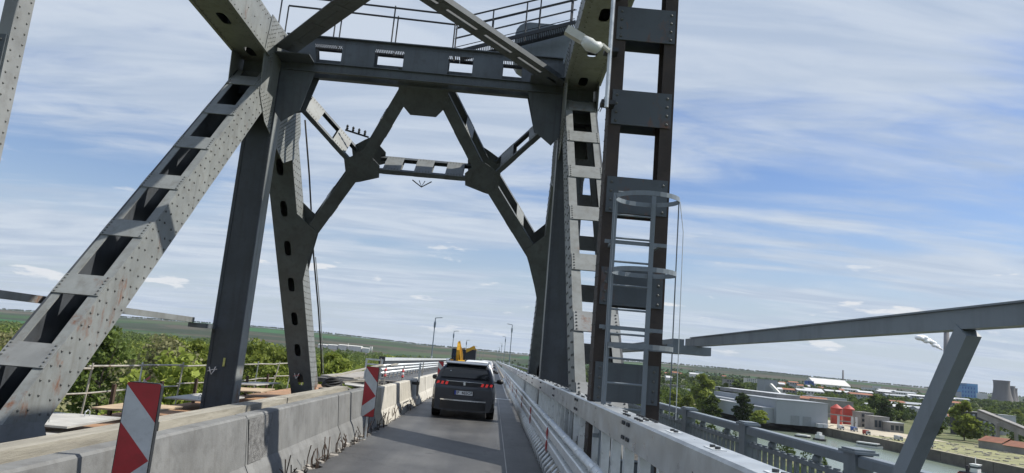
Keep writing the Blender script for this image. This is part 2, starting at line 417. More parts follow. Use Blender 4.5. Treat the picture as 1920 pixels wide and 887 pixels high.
    for i in range(int((y1 - 8) / .25)):
        y = 8 + i * .25
        for q, z in enumerate((10.02, 10.12, 10.95, 11.04, 10.5)):
            if q == 4 and i % 2: continue
            r.rivet((xi, y + (.12 if q % 2 else 0), z), (s, 0, 0), .022)
        for x in (xa + .06, xb - .06): r.rivet((x, y, 9.93), (0, 0, -1), .018)
    r.build('rivets', riv, ch, kind='stuff')
    # ---- gusset plates at the top node (inner and outer face)
    outl = [(19.55, 10.0), (19.65, 8.75), (20.35, 8.1), (21.5, 7.75), (22.6, 7.45), (23.7, 7.9), (24.0, 8.9), (22.6, 11.3), (19.75, 11.2)]
    for x, d in ((xi, s), (xo, -s)):
        m = MB().prism([(x + d * .004, y, z) for y, z in outl], (d * .022, 0, 0))
        g = m.build('gusset_plate', st, t)
        if x == xi:
            r = MB()
            def inside(y, z):
                c = False; n = len(outl); j = n - 1
                for i in range(n):
                    (ya, za), (yb, zb) = outl[i], outl[j]
                    if (za > z) != (zb > z) and y < (yb - ya) * (z - za) / (zb - za) + ya: c = not c
                    j = i
                return c
            for i in range(40):
                for j in range(30):
                    y, z = 19.6 + i * .115, 7.5 + j * .13 + (.06 if i % 2 else 0)
                    if not inside(y, z) or not inside(y + .06, z - .06) or not inside(y - .06, z + .06): continue
                    if z > 9.4 and 20.2 < y < 22.1 and z < 10.9: continue
                    if (y < 21 and z > 8.9 and z < 9.9) : continue
                    r.rivet((x + d * .026, y, z), (d, 0, 0), .021)
            r.build('rivets', riv, g, kind='stuff')
    # closing diaphragm of the node and its bright edge angle
    MB().box(xa + .05, xb - .05, 20.36, 20.42, 8.9, 11.05).build('node_plate', M['steel_dark'], t)
    m = MB(); m.obox(D0 + U * 11.62 - Nn * .42 + V((xm, 0, 0)), U * .02, V((.40, 0, 0)), Nn * .40); m.build('node_plate', M['steel_dark'], t)
    # foot gusset of the near diagonal and column
    for x, d in ((xi, s), (xo, -s)):
        MB().prism([(x + d * .004, y, z) for y, z in ((9.8, -.7), (12.9, -.7), (12.4, .1), (11.0, .15), (10.2, .05), (9.8, -.2))], (d * .02, 0, 0)).build('gusset_plate', M['steel_rusty'], t)
    # bottom chord under the deck edge
    MB().box(xa, xb, -14, 33, -1.5, -.62).build('bottom_chord', M['steel_dark'], t)
    return t
truss_l = make_truss(False)
truss_r = make_truss(True)

# ------------------------------------------------------------------ portal frame in the plane of the end posts + top beam + top laterals
pf = thing('portal_frame', 'dark steel portal frame spanning the road with an A shaped sway brace', 'portal', (-2.97, 24, 0))
DEP = 1.1
def pleg(name, a, b, w, mat=None, battens=3, face=None):
    # member of two flanges (lower plane, upper plane) joined by battens on both sides
    a, b = V((a[0], a[1], 0)), V((b[0], b[1], 0)); ax = (b - a); L = ax.length; ax.normalize(); px = V((-ax.y, ax.x, 0))
    e = lambda q: V((q.x, 0, 0)) + PD * q.y
    A, Pp = e(ax), e(px); c = por((a.x + b.x) / 2, (a.y + b.y) / 2)
    m = MB()
    for dep in (.0, DEP):
        m.obox(c + PN * (dep + (.012 if dep == 0 else -.012)), A * L / 2, Pp * w / 2, PN * .012)
        for k in (-1, 1):
            m.obox(c + Pp * k * (w / 2 - .012) + PN * (.024 + .055 if dep == 0 else DEP - .024 - .055), A * L / 2, Pp * .010, PN * .055)
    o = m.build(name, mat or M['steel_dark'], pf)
    rr = MB()
    for i in range(int(L / .17)):
        for k in ((-1, 1) if w > .2 else (0,)): rr.rivet(c + A * (-L / 2 + .08 + i * .17) + Pp * k * (w / 2 - .06), -PN, .017, 5)
    rr.build('rivets', M['steel_dark'], o, kind='stuff')
    for i in range(battens):
        f = (i + .5) / battens
        q = a + (b - a) * f
        for k in (-1, 1):
            mm = MB(); mm.obox(por(q.x, q.y, DEP / 2) + Pp * k * (w / 2 + .006), A * (.25 if w > .2 else .3), Pp * .006, PN * (DEP / 2 - .013))
            mm.build('batten_plate', M['steel'], o)
            rr = MB()
            for u in range(5):
                for dd in (.07, .14, DEP - .14, DEP - .07): rr.rivet(por(q.x, q.y, dd) + Pp * k * (w / 2 + .012) + A * (-.2 + .1 * u), Pp * k, .016, 5)
            rr.build('rivets', M['rivet'], o, kind='stuff')
    return o
XM = -2.97
def plate_rivets(poly, dep, parent, step=.15):
    r = MB(); n = len(poly); cx_ = sum(p[0] for p in poly) / n; cy_ = sum(p[1] for p in poly) / n
    for sc in (.90, .72):
        for i in range(n):
            a, b = V((poly[i][0], poly[i][1], 0)), V((poly[(i + 1) % n][0], poly[(i + 1) % n][1], 0)); k = max(1, int((b - a).length / step))
            for j in range(k):
                q = a.lerp(b, (j + .5) / k); r.rivet(por(cx_ + (q.x - cx_) * sc, cy_ + (q.y - cy_) * sc, dep), -PN, .02, 5)
    r.build('rivets', M['steel_dark'], parent, kind='stuff')
for s in (-1, 1):
    f = lambda x: XM + s * x
    pleg('upper_leg', (f(.62), .55), (f(2.02), 3.15), .40, battens=1)
    pleg('lower_leg', (f(2.35), 3.6), (f(4.22), 6.5), .44, battens=1)
    pleg('knee_brace', (f(4.2), 1.15), (f(2.45), 3.2), .15, battens=2)
    gp = MB().prism([por(f(x), t, -.014) for x, t in ((1.45, 3.2), (1.72, 2.9), (1.85, 2.6), (2.2, 2.8), (2.5, 3.0), (2.66, 3.05), (2.62, 3.65), (2.45, 3.95), (2.15, 3.88), (1.48, 3.65))], PN * .012)
    gpo = gp.build('gusset_plate', M['steel_dark'], pf)
    plate_rivets([(f(x), t_) for x, t_ in ((1.45, 3.2), (1.85, 2.6), (2.66, 3.05), (2.62, 3.65), (2.45, 3.95), (1.48, 3.65))], -.014, gpo)
    MB().prism([por(f(x), t, DEP + .002) for x, t in ((1.45, 3.2), (1.72, 2.9), (1.85, 2.6), (2.2, 2.8), (2.5, 3.0), (2.66, 3.05), (2.62, 3.65), (2.45, 3.95), (2.15, 3.88), (1.48, 3.65))], PN * .012).build('gusset_plate', M['steel_dark'], pf)
    # gusset on the end post
    MB().prism([por(f(x), t, -.016) for x, t in ((4.43, 5.35), (4.12, 5.7), (3.75, 6.05), (3.95, 6.6), (4.25, 7.6), (4.43, 8.3))], PN * .014).build('gusset_plate', M['steel_dark'], pf)
    MB().prism([por(f(x), t, .79) for x, t in ((4.43, 5.35), (4.12, 5.7), (3.75, 6.05), (3.95, 6.6), (4.25, 7.6), (4.43, 8.3))], PN * .014).build('gusset_plate', M['steel_dark'], pf)
    # corner plates between beam and column, in the portal plane and upright
    MB().prism([(f(x), 21.02, z) for x, z in ((4.42, 11.05), (3.45, 11.0), (3.3, 10.1), (3.62, 8.75), (4.15, 8.35), (4.42, 8.7))], (0, .018, 0)).build('corner_plate', M['steel_dark'], pf)
    MB().prism([(f(x), 21.56, z) for x, z in ((4.42, 11.05), (3.45, 11.0), (3.3, 10.1), (3.62, 8.9), (4.42, 8.7))], (0, .018, 0)).build('corner_plate', M['steel_dark'], pf)
    MB().box(min(f(3.35), f(4.4)), max(f(3.35), f(4.4)), 20.3, 21.0, 10.28, 10.31).build('bracing_plate', M['steel_dark'], pf)
pleg('strut', (XM - 1.6, 3.42), (XM + 1.6, 3.42), .15, battens=3)
MB().prism([por(XM + x, t, -.05) for x, t in ((-.80, -.3), (.80, -.3), (.80, .80), (.42, 1.25), (-.42, 1.25), (-.80, .80))], PN * .014).build('gusset_plate', M['steel_dark'], pf)
plate_rivets([(XM + x, t_) for x, t_ in ((-.80, -.2), (.80, -.2), (.80, .80), (.42, 1.25), (-.42, 1.25), (-.80, .80))], -.05, pf)
# top beam
bm = MB()
X0, X1 = -7.30, 1.36
opens = [(-6.45, -5.55), (-4.52, -3.62), (-2.22, -1.45), (-.50, .10)]
for yy in (21.04, 21.50):
    bm.box(X0, X1, yy, yy + .02, 10.06, 10.34 if yy < 21.2 else 10.66)
bm.box(X0, X1, 21.04, 21.06, 10.98, 11.18); bm.box(X0, X1, 20.93, 21.16, 11.18, 11.21); bm.box(X0, X1, 21.50, 21.52, 11.3, 11.42)
bm.box(X0, X1, 20.95, 21.10, 10.03, 10.058); bm.box(X0, X1, 21.46, 21.66, 10.03, 10.058)
bm.box(X0, X1, 20.97, 21.038, 10.32, 10.34)
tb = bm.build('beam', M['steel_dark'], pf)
xs = [X0] + [x for o in opens for x in o] + [X1]
for i in range(0, len(xs), 2):
    for yy in (21.026, 21.522):
        MB().box(xs[i], xs[i + 1], yy, yy + .012, 10.30, 11.0).build('batten_plate', M['steel_dark'], tb)
r = MB()
for i in range(70):
    x = X0 + .06 + i * .123
    for z in (10.12, 11.08): r.rivet((x, 21.04, z), (0, -1, 0), .017, 5)
r.build('rivets', M['steel_dark'], tb, kind='stuff')
# top laterals crossing towards the camera
for s in (-1, 1):
    a = V((XM + s * 4.2, 20.6, 10.5)); b = V((XM - s * 4.2, 9.7, 10.5))
    m = MB(); dirv = (b - a).normalized(); sd = dirv.cross(V((0, 0, 1)))
    zc = 0.0 if s < 0 else -.30
    for k in (-1, 1):
        for z in (0.0,):
            m.bar(a + sd * k * .17 + V((0, 0, zc)), b + sd * k * .17 + V((0, 0, zc)), .22 if s > 0 else .33, .03)
            m.bar(a + sd * k * .10 + V((0, 0, zc + .14)), b + sd * k * .10 + V((0, 0, zc + .14)), .022, .25)
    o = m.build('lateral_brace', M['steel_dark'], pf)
    for i in range(9):
        f = (i + .5) / 9; p = a.lerp(b, f) + V((0, 0, zc - .018))
        mm = MB(); mm.obox(p, dirv * .16, sd * .21, (0, 0, .006)); mm.build('batten_plate', M['steel_dark'], o)
# next transverse strut towards the camera (over the near columns)
MB().box(-7.3, 1.3, 9.85, 10.2, 10.1, 10.9).build('beam', M['steel_dark'], pf)

# ------------------------------------------------------------------ catwalk over the beam, gangway, motor housing
cw = thing('catwalk', 'grated service catwalk with thin handrails on top of the portal beam', 'catwalk', (-3, 22.1, 11.4))
def grating(name, p0, p1, w, parent, n):
    p0, p1 = V(p0), V(p1); a = (p1 - p0); sd = V((0, 1, 0)); m = MB()
    for k in (-1, 1): m.bar(p0 + sd * k * w / 2, p1 + sd * k * w / 2, .05, .12)
    for i in range(n):
        c = p0.lerp(p1, (i + .5) / n); m.obox(c, a.normalized() * .012, sd * w / 2 * .97, a.cross(sd).normalized() * .02)
    return m.build(name, M['dark_metal'], parent)
grating('grating', (-7.3, 22.1, 11.42), (-2.0, 22.1, 11.42), .75, cw, 90)
grating('grating', (-1.99, 22.1, 11.42), (1.3, 22.1, 11.42), .75, cw, 56)
grating('gangway', (-2.0, 22.35, 11.6), (1.75, 22.35, 13.0), .65, cw, 62)
for yy in (21.75, 22.45):
    m = MB(); m.tube([(-7.9, yy, 12.86), (-6.1, yy, 12.82), (-2.2, yy, 12.72)], .032); m.build('handrail', M['dark_metal'], cw)
    for x in (-7.9, -6.08, -4.2, -2.2):
        MB().cyl((x, yy, 11.40), (x, yy, 12.84), .026, n=6).build('post', M['dark_metal'], cw)
for yy in (22.05, 22.68):
    for h_ in (1.12, .75, .4):
        m = MB(); m.tube([(-2.2, yy, 11.62 + h_), (1.75, yy, 13.05 + h_)], .028 if h_ > 1 else .014); m.build('handrail', M['dark_metal'], cw)
    for x in (-1.0, .1, .55, 1.62):
        z = 11.62 + (x + 2.2) / 3.95 * 1.43
        MB().cyl((x, yy, z - .1), (x, yy, z + 1.14), .024, n=6).build('post', M['dark_metal'], cw)
mh = thing('motor_housing', 'rounded dark blue grey housing behind the raised gangway', 'housing', (.8, 23.4, 11.9))
prof = []
for cx_, cz_, a0 in ((1.45, 12.85, 0), (.25, 12.85, 90), (.25, 12.3, 180), (1.45, 12.3, 270)):
    for k in range(5):
        a = math.radians(a0 + k * 22.5); prof.append((cx_ + .48 * math.cos(a), 23.0, cz_ + .48 * math.sin(a)))
MB().prism(prof, (0, 1.3, 0)).build('shell', M['new_paint'], mh)
MB().box(.2, 1.6, 23.2, 24.1, 11.2, 11.83).build('pedestal', M['steel_dark'], mh)
# ------------------------------------------------------------------ deck, road
def asphalt_mat():
    m, nt, N, L, b = _nodes('asphalt')
    geo = N.new('ShaderNodeNewGeometry')
    def noise(sc, det=6, ro=.65, st=None):
        n = N.new('ShaderNodeTexNoise'); n.inputs['Scale'].default_value = sc; n.inputs['Detail'].default_value = det; n.inputs['Roughness'].default_value = ro
        if st:
            mp = N.new('ShaderNodeMapping'); mp.inputs['Scale'].default_value = st; L.new(geo.outputs['Position'], mp.inputs[0]); L.new(mp.outputs[0], n.inputs['Vector'])
        else: L.new(geo.outputs['Position'], n.inputs['Vector'])
        return n.outputs['Fac']
    def cr(x, stops):
        r = N.new('ShaderNodeValToRGB'); L.new(x, r.inputs[0]); e = r.color_ramp.elements
        e[0].position, e[0].color = stops[0][0], (*stops[0][1], 1); e[1].position, e[1].color = stops[1][0], (*stops[1][1], 1); return r.outputs[0]
    base = cr(noise(1.0, 5, .6, (2.2, .12, 1)), ((.3, (.062, .063, .065)), (.7, (.112, .111, .107))))
    gr = cr(noise(90, 3, .8), ((.25, (.45, .45, .45)), (.75, (1.4, 1.4, 1.4))))
    blot = cr(noise(.55, 7, .7), ((.36, (.60, .60, .61)), (.64, (1.15, 1.15, 1.14))))
    m0 = N.new('ShaderNodeMix'); m0.data_type = 'RGBA'; m0.blend_type = 'MULTIPLY'; m0.inputs[0].default_value = 1.0; L.new(base, m0.inputs[6]); L.new(blot, m0.inputs[7])
    spot = cr(noise(2.3, 3, .5), ((.66, (1, 1, 1)), (.74, (.55, .55, .56))))
    m1 = N.new('ShaderNodeMix'); m1.data_type = 'RGBA'; m1.blend_type = 'MULTIPLY'; m1.inputs[0].default_value = 1.0; L.new(m0.outputs[2], m1.inputs[6]); L.new(spot, m1.inputs[7])
    vo = N.new('ShaderNodeTexVoronoi'); vo.feature = 'DISTANCE_TO_EDGE'; vo.inputs['Scale'].default_value = .42
    wn = N.new('ShaderNodeTexNoise'); wn.inputs['Scale'].default_value = 2.2; wn.inputs['Detail'].default_value = 6; L.new(geo.outputs['Position'], wn.inputs['Vector'])
    wv = N.new('ShaderNodeVectorMath'); wv.operation = 'MULTIPLY_ADD'; L.new(wn.outputs['Color'], wv.inputs[0]); wv.inputs[1].default_value = (.9, .9, 0); L.new(geo.outputs['Position'], wv.inputs[2]); L.new(wv.outputs[0], vo.inputs['Vector'])
    crk = cr(vo.outputs['Distance'], ((.0, (.45, .45, .45)), (.008, (1, 1, 1))))
    m2 = N.new('ShaderNodeMix'); m2.data_type = 'RGBA'; m2.blend_type = 'MULTIPLY'; m2.inputs[0].default_value = .8; L.new(m1.outputs[2], m2.inputs[6]); L.new(crk, m2.inputs[7])
    base = m2.outputs[2]
    mx = N.new('ShaderNodeMix'); mx.data_type = 'RGBA'; mx.blend_type = 'MULTIPLY'; mx.inputs[0].default_value = 1.0
    L.new(base, mx.inputs[6]); L.new(gr, mx.inputs[7]); L.new(mx.outputs[2], b.inputs['Base Color'])
    b.inputs['Roughness'].default_value = .52; b.inputs['Specular IOR Level'].default_value = .5
    bp = N.new('ShaderNodeBump'); bp.inputs['Strength'].default_value = .35; bp.inputs['Distance'].default_value = .01
    L.new(noise(120, 4, .8), bp.inputs['Height']); L.new(bp.outputs[0], b.inputs['Normal'])
    return m
M['asphalt'] = asphalt_mat()
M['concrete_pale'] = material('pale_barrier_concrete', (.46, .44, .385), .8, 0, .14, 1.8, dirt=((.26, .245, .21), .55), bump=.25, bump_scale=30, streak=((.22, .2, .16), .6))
M['concrete'] = material('shaded_barrier_concrete', (.175, .178, .174), .8, 0, .2, 1.8, streak=((.11, .105, .095), .6), dirt=((.085, .083, .08), .6), bump=.25, bump_scale=30)  # shade over the near barriers put into a darker concrete colour
M['concrete_old'] = material('old_deck_concrete', (.30, .28, .25), .85, 0, .25, 1.4, dirt=((.14, .12, .10), .6), bump=.4, bump_scale=14)
M['rubble'] = material('broken_asphalt', (.10, .095, .088), .95, 0, .6, 9, dirt=((.30, .28, .25), .7), bump=.6, bump_scale=20)
M['timber'] = material('weathered_timber', (.30, .28, .23), .8, 0, .35, 1.0, dirt=((.13, .115, .09), .7), bump=.3, bump_scale=10, stretch=(6, .6, 6))
M['plywood'] = material('plywood_sheet', (.42, .32, .21), .75, 0, .25, 1.3, dirt=((.26, .17, .10), .6))
M['plate_rust'] = material('rusty_plate', (.30, .17, .09), .8, 0, .35, 1.5, dirt=((.42, .33, .24), .6))
M['sheet'] = material('pale_sheet', (.42, .41, .38), .6, 0, .2, 2, dirt=((.28, .25, .2), .5))
M['rebar'] = material('rebar_rust', (.07, .045, .032), .85, 0, .3, 20)
M['white_paint'] = material('white_road_paint', (.62, .62, .60), .7, 0, .15, 6, dirt=((.15, .15, .15), .75))
M['rubber'] = material('black_rubber', (.02, .02, .021), .7, 0, .3, 12)

def strip_mesh(xl, xr, y0, y1, n, z, jag=0.0):
    ys = np.concatenate([np.linspace(y0, 45, n), np.linspace(45, y1, 12)[1:]]); vs = []; fs = []
    for y in ys:
        a = xl + (RNG.normal(0, jag) if y < 45 else 0); vs += [(a, y, z), (xr, y, z)]
    for i in range(len(ys) - 1): fs.append((2 * i, 2 * i + 1, 2 * i + 3, 2 * i + 2))
    return vs, fs
DECK_END = 900.0
m = MB(); vs, fs = strip_mesh(-2.42, 1.12, -8, DECK_END, 330, 0.0, .035); m.add(vs, fs)
e = [vs[i] for i in range(0, len(vs), 2)]                              # broken edge face of the asphalt layer
n = len(e); m.add([*e, *[(x + .05, y, z - .14) for x, y, z in e]], [(i, i + 1, n + i + 1, n + i) for i in range(n - 1)])
road = m.build('road', M['asphalt'], kind='structure')
MB().box(.80, .86, 34, DECK_END, .004, .0045).build('edge_line', M['white_paint'], road)
MB().box(.36, .375, 4, 33, .003, .0035).build('joint_line', M['sheet'], road)
MB().box(-2.4, 1.1, 33.0, 33.28, .004, .012).build('expansion_joint', M['galv_bright'], road)
# bridge slab under everything
sl = MB(); sl.box(-3.9, 1.34, -8, DECK_END, -.40, -.15); sl.box(-10.3, -3.901, 43, DECK_END, -.40, -.16)
sl.build('bridge_slab', M['rubble'], kind='structure')
M['lane_far'] = M['asphalt']
MB().add([(-6.8, 44, -.02), (-3.2, 44, -.02), (-3.2, DECK_END, -.02), (-6.8, DECK_END, -.02)], [(0, 1, 2, 3)]).build('road', M['asphalt'], kind='structure')
MB().box(-6.81, -3.19, 43.5, DECK_END, -.15, -.03).build('bridge_slab', M['concrete_old'], kind='structure')
MB().box(1.121, 1.335, -8, DECK_END, -.149, .06).build('kerb', M['concrete_old'], kind='structure')
# rubble along the broken asphalt edge
m = MB()
for i in range(520):
    y = random.uniform(3, 34); x = -2.50 + random.uniform(-.13, .10); r_ = random.uniform(.015, .06)
    a = random.uniform(0, 3); z = -.12 + random.uniform(0, .10)
    m.obox((x, y, z), V((math.cos(a), math.sin(a), random.uniform(-.4, .4))) * r_, V((-math.sin(a), math.cos(a), random.uniform(-.3, .3))) * r_ * .8, V((.2, 0, 1)) * r_ * .6)
m.build('rubble', M['rubble'], kind='stuff')
M['lightrubble'] = M['concrete_old']
m = MB()
for i in range(320):
    y = random.uniform(3, 34); x = -2.49 + random.uniform(-.12, .10); r_ = random.uniform(.012, .045)
    a = random.uniform(0, 3); z = -.08 + random.uniform(0, .09)
    m.obox((x, y, z), V((math.cos(a), math.sin(a), .2)) * r_, V((-math.sin(a), math.cos(a), 0)) * r_, V((.2, .3, 1)) * r_ * .6)
m.build('rubble', M['lightrubble'], kind='stuff')
# rebar stubs standing in the broken edge: separate bunches
ORD = ['first', 'second', 'third', 'fourth', 'fifth', 'sixth', 'seventh', 'eighth', 'ninth', 'tenth', 'eleventh', 'twelfth', 'thirteenth', 'fourteenth', 'fifteenth', 'sixteenth']
for kb, yb in enumerate([9.6, 10.7, 11.6, 12.6, 13.2, 14.1, 15.0, 15.9, 17.0, 18.0, 19.2, 20.6, 22.5, 24.0, 26.0]):
    o = thing('rebar_bunch', 'rusty rebar stubs in the broken asphalt edge, %s bunch counted towards the cars' % ORD[kb], 'rebar', (-2.44, yb, -.1), 'rebar stubs along the barriers')
    for j in range(random.randint(3, 6)):
        x, y = -2.44 + random.uniform(-.10, .05), yb + random.uniform(-.25, .25); hh = random.uniform(.16, .42)
        MB().tube([(x, y, -.14), (x + random.uniform(-.03, .03), y + random.uniform(-.05, .05), hh * .4), (x + random.uniform(-.06, .06), y + random.uniform(-.1, .1), hh - .05)], .008, 5).build('rebar', M['rebar'], o)

# ------------------------------------------------------------------ jersey barriers
def jersey_mesh(L, end0=True):
    half = [(.29, 0), (.29, .09), (.20, .34), (.145, .44), (.09, .97), (.07, .99)]
    prof = [(x, z) for x, z in half] + [(-x, z) for x, z in reversed(half)]
    ys = [0, .03, L * .25, L * .5, L * .75, L - .03, L]
    n = len(prof); vs = []; fs = []
    for i, y in enumerate(ys):
        sc = .94 if i in (0, len(ys) - 1) else 1.0
        vs += [(x * sc + random.uniform(-.003, .003), y, z * (.992 if sc < 1 else 1)) for x, z in prof]
    for i in range(len(ys) - 1):
        fs += [(i * n + k, i * n + (k + 1) % n, (i + 1) * n + (k + 1) % n, (i + 1) * n + k) for k in range(n)]
    fs += [tuple(range(n - 1, -1, -1)), tuple(range((len(ys) - 1) * n, len(ys) * n))]
    b = MB(); b.add(vs, fs); return b
JB = [(3.45, 8.5, -2.86, 'concrete jersey barrier at lower left, behind the nearest red and white beacon'),
      (8.56, 13.45, -2.865, 'concrete jersey barrier with a rough grey patch, in front of the dark portal column'),
      (13.51, 17.25, -2.86, 'concrete jersey barrier carrying the middle red and white beacon'),
      (17.75, 21.55, -2.74, 'pale concrete jersey barrier starting just past the middle beacon'),
      (21.6, 25.4, -2.745, 'pale concrete jersey barrier with the thin steel post clamped on it'),
      (25.45, 29.25, -2.75, 'pale concrete jersey barrier just past the thin steel post'),
      (29.3, 33.1, -2.75, 'pale concrete jersey barrier beside the tail of the dark car'),
      (33.15, 36.95, -2.75, 'pale concrete jersey barrier carrying the small farthest beacon')]
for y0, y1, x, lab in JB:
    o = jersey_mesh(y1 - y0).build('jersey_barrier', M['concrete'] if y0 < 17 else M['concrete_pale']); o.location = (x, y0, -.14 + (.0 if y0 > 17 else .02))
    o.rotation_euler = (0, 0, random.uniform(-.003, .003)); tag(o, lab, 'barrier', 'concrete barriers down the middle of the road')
y = 37.0; kb = 0
while y < 92:
    o = jersey_mesh(3.8).build('jersey_barrier', M['concrete_pale']); o.location = (-2.75, y, -.14)
    tag(o, 'pale concrete jersey barrier beyond the small beacon, %s of the far row' % ORD[kb], 'barrier', 'concrete barriers down the middle of the road'); y += 3.85; kb += 1
# rough repair patch on the second barrier
M['patch'] = material('rough_mortar', (.17, .17, .165), .95, 0, .5, 14, dirt=((.05, .05, .05), .7), bump=.9, bump_scale=50)
pt = MB(); x0 = -2.865
def face_x(z): # jersey face
    z = z + .12
    return x0 + (.09 + (.97 - z) / .53 * .055 if z > .44 else .145 + (.44 - z) / .10 * .055) + .004
pts = [(face_x(z), y, z) for y, z in ((8.58, .83), (9.5, .83), (9.4, .6), (9.24, .36), (9.05, .325), (8.6, .325))]
pt.prism(pts, (.006, 0, 0))
mp_ = pt.build('mortar_patch', M['patch']); mp_.parent = [o for o in COL.objects if o.name.startswith('jersey_barrier')][1]
mp_.matrix_parent_inverse = mp_.parent.matrix_basis.inverted()
# timber beams laid behind the barrier tops
for y0, y1, lab in ((2.6, 6.75, 'pale weathered timber beam behind the barrier at lower left'), (6.8, 10.9, 'dark shaded timber beam in front of the dark portal column'), (10.95, 15.4, 'pale timber beam behind the barrier, beside the perforated end post')):
    m = MB(); nseg = 10
    for i in range(nseg):
        a, b = y0 + (y1 - y0) * i / nseg, y0 + (y1 - y0) * (i + 1) / nseg
        w = .0
        m.box(-3.2, -3.0, a, b, .80, .93)
    o = m.build('timber_beam', M['timber']); tag(o, lab, 'timber beam', 'timber beams behind the barriers')
    o.rotation_euler = (0, 0, 0)
    for yy in (y0 + .4, y1 - .4): MB().box(-3.18, -3.04, yy - .08, yy + .08, -.15, .799).build('prop', M['timber'], o)

# ------------------------------------------------------------------ striped beacons
M['red'] = material('red_reflective_sheet', (.36, .02, .027), .4, 0, .15, 5, dirt=((.20, .02, .02), .6), streak=((.2, .03, .03), .5))
M['white_sheet'] = material('white_reflective_sheet', (.50, .52, .53), .4, 0, .12, 5, dirt=((.33, .34, .34), .6), streak=((.3, .3, .29), .6))
def beacon(x, y, z0, z1, w, label, yaw=0.0):
    t = thing('striped_beacon', label, 'beacon', (x, y, -.05), 'red and white lane beacons')
    H = z1 - z0; R = Matrix.Rotation(yaw, 3, 'Z'); T = lambda px, pz, d: V((x, y, 0)) + R @ V((px, d, 0)) + V((0, 0, pz))
    def outline(inset=0): 
        r = .03; q = []
        for cx_, cz_, a0 in ((w / 2 - r, z1 - r, 0), (-w / 2 + r, z1 - r, 90), (-w / 2 + r, z0 + r, 180), (w / 2 - r, z0 + r, 270)):
            for k in range(4): a = math.radians(a0 + 30 * k); q.append((cx_ + r * math.cos(a), cz_ + r * math.sin(a)))
        return q
    MB().prism([T(px, pz, .0) for px, pz in outline()], R @ V((0, .05, 0))).build('panel', M['dark_metal'], t)
    e = w / 2 - .006
    def quad(pts, mat):
        # clip polygon to panel rectangle
        lo, hi = z0 + .006, z1 - .006
        def clip(P, f):
            out = []
            for i in range(len(P)):
                a, b = P[i - 1], P[i]; fa, fb = f(a), f(b)
                if (fa >= 0) != (fb >= 0): k = fa / (fa - fb); out.append((a[0] + (b[0] - a[0]) * k, a[1] + (b[1] - a[1]) * k))
                if fb >= 0: out.append(b)
            return out
        P = clip(clip(pts, lambda p: p[1] - lo), lambda p: hi - p[1])
        if len(P) >= 3: MB().prism([T(px, pz, -.002) for px, pz in P], R @ V((0, -.0015, 0))).build('stripe', mat, t)
    # arrows pointing to the traffic side: chevron halves as seen (down to the right, then back)
    step = H / 2.05; zt = z1
    segs = [((-e, zt + .02), (e, zt - w * .98 + .02))]
    def band(za, zb, mat):   # band whose edges fall from left to right by drop
        dr = w * 1.05
        quad([(-e, za), (e, za - dr), (e, zb - dr), (-e, zb)], mat)
    mode = 0
    dr = w * 1.05
    band(z1 + dr, z1 - .02, M['red'])
    band(z1 - .02, z1 - .02 - H * .27, M['white_sheet'])
    za = z1 - .02 - H * .27
    quad([(-e, za), (e, za - dr), (-e, za - dr - dr * .75)], M['red'])
    zb = za - dr; k = .75
    quad([(e, zb), (e, zb - H * .24), (-e, zb - H * .24 - dr * k), (-e, zb - dr * k)], M['white_sheet'])
    zc = zb - H * .24
    quad([(e, zc), (e, z0 - 1), (-e, z0 - 1), (-e, zc - dr * k)], M['red'])
    MB().cyl((*T(0, -.1, .03).xy, -.12), (*T(0, 0, .03).xy, z0 + .1), .022, n=8).build('stand', M['galv'], t)
    MB().prism([T(-.16, -.04, -.02), T(.16, -.04, -.02), T(.16, -.04, .10), T(-.16, -.04, .10)], (0, 0, .03)).build('foot_plate', M['galv'], t)
    return t
beacon(-2.42, 5.15, .43, 1.385, .235, 'large red and white striped beacon at lower left, nearest of the three', .10)
beacon(-2.40, 14.6, .42, 1.40, .27, 'red and white striped beacon halfway along, between barrier ends', -.12)
beacon(-2.42, 33.9, .5, 1.45, .25, 'small red and white beacon by the dark car mirror, farthest of the three', 0)
t = thing('delineator_post', 'thin galvanised steel post clamped to the pale barrier', 'post', (-2.43, 24.4, 0))
MB().box(-2.46, -2.40, 24.36, 24.42, .25, 1.42).build('post', M['galv'], t)
MB().bar((-2.43, 24.34, .35), (-2.43, 24.0, .85), .04, .05).build('brace', M['dark_metal'], t)
MB().box(-2.66, -2.40, 24.30, 24.48, .70, .80).build('clamp', M['dark_metal'], t)

# ------------------------------------------------------------------ guardrail at the right-hand edge
gr = thing('guardrail', 'galvanised double guardrail with red reflectors along the road edge', 'guardrail', (1.1, 10, 0))
GY0, GY1 = 1.0, 320.0
def wbeam(zc, hh=.155):
    prof = []
    for z, x in ((-hh, 0), (-hh * .78, -.05), (-hh * .62, -.062), (-hh * .1, -.062), (hh * .1, -.062), (hh * .62, -.062), (hh * .78, -.05), (hh, 0)): prof.append((1.10 + x, zc + z))
    n = len(prof); m = MB(); ys = [GY0, 40, 120, GY1]
    vs = [(x, y, z) for y in ys for x, z in prof] + [(x + .004, y, z) for y in ys for x, z in prof]
    o = len(ys) * n; fs = []
    for i in range(len(ys) - 1):
        for k in range(n - 1):
            fs.append((i * n + k, i * n + k + 1, (i + 1) * n + k + 1, (i + 1) * n + k)); fs.append((o + i * n + k + 1, o + i * n + k, o + (i + 1) * n + k, o + (i + 1) * n + k + 1))
    return m.add(vs, fs)
wbeam(.39, .085).build('beam', M['galv_bright'], gr, smooth=False)
wbeam(.60, .085).build('beam', M['galv_bright'], gr)
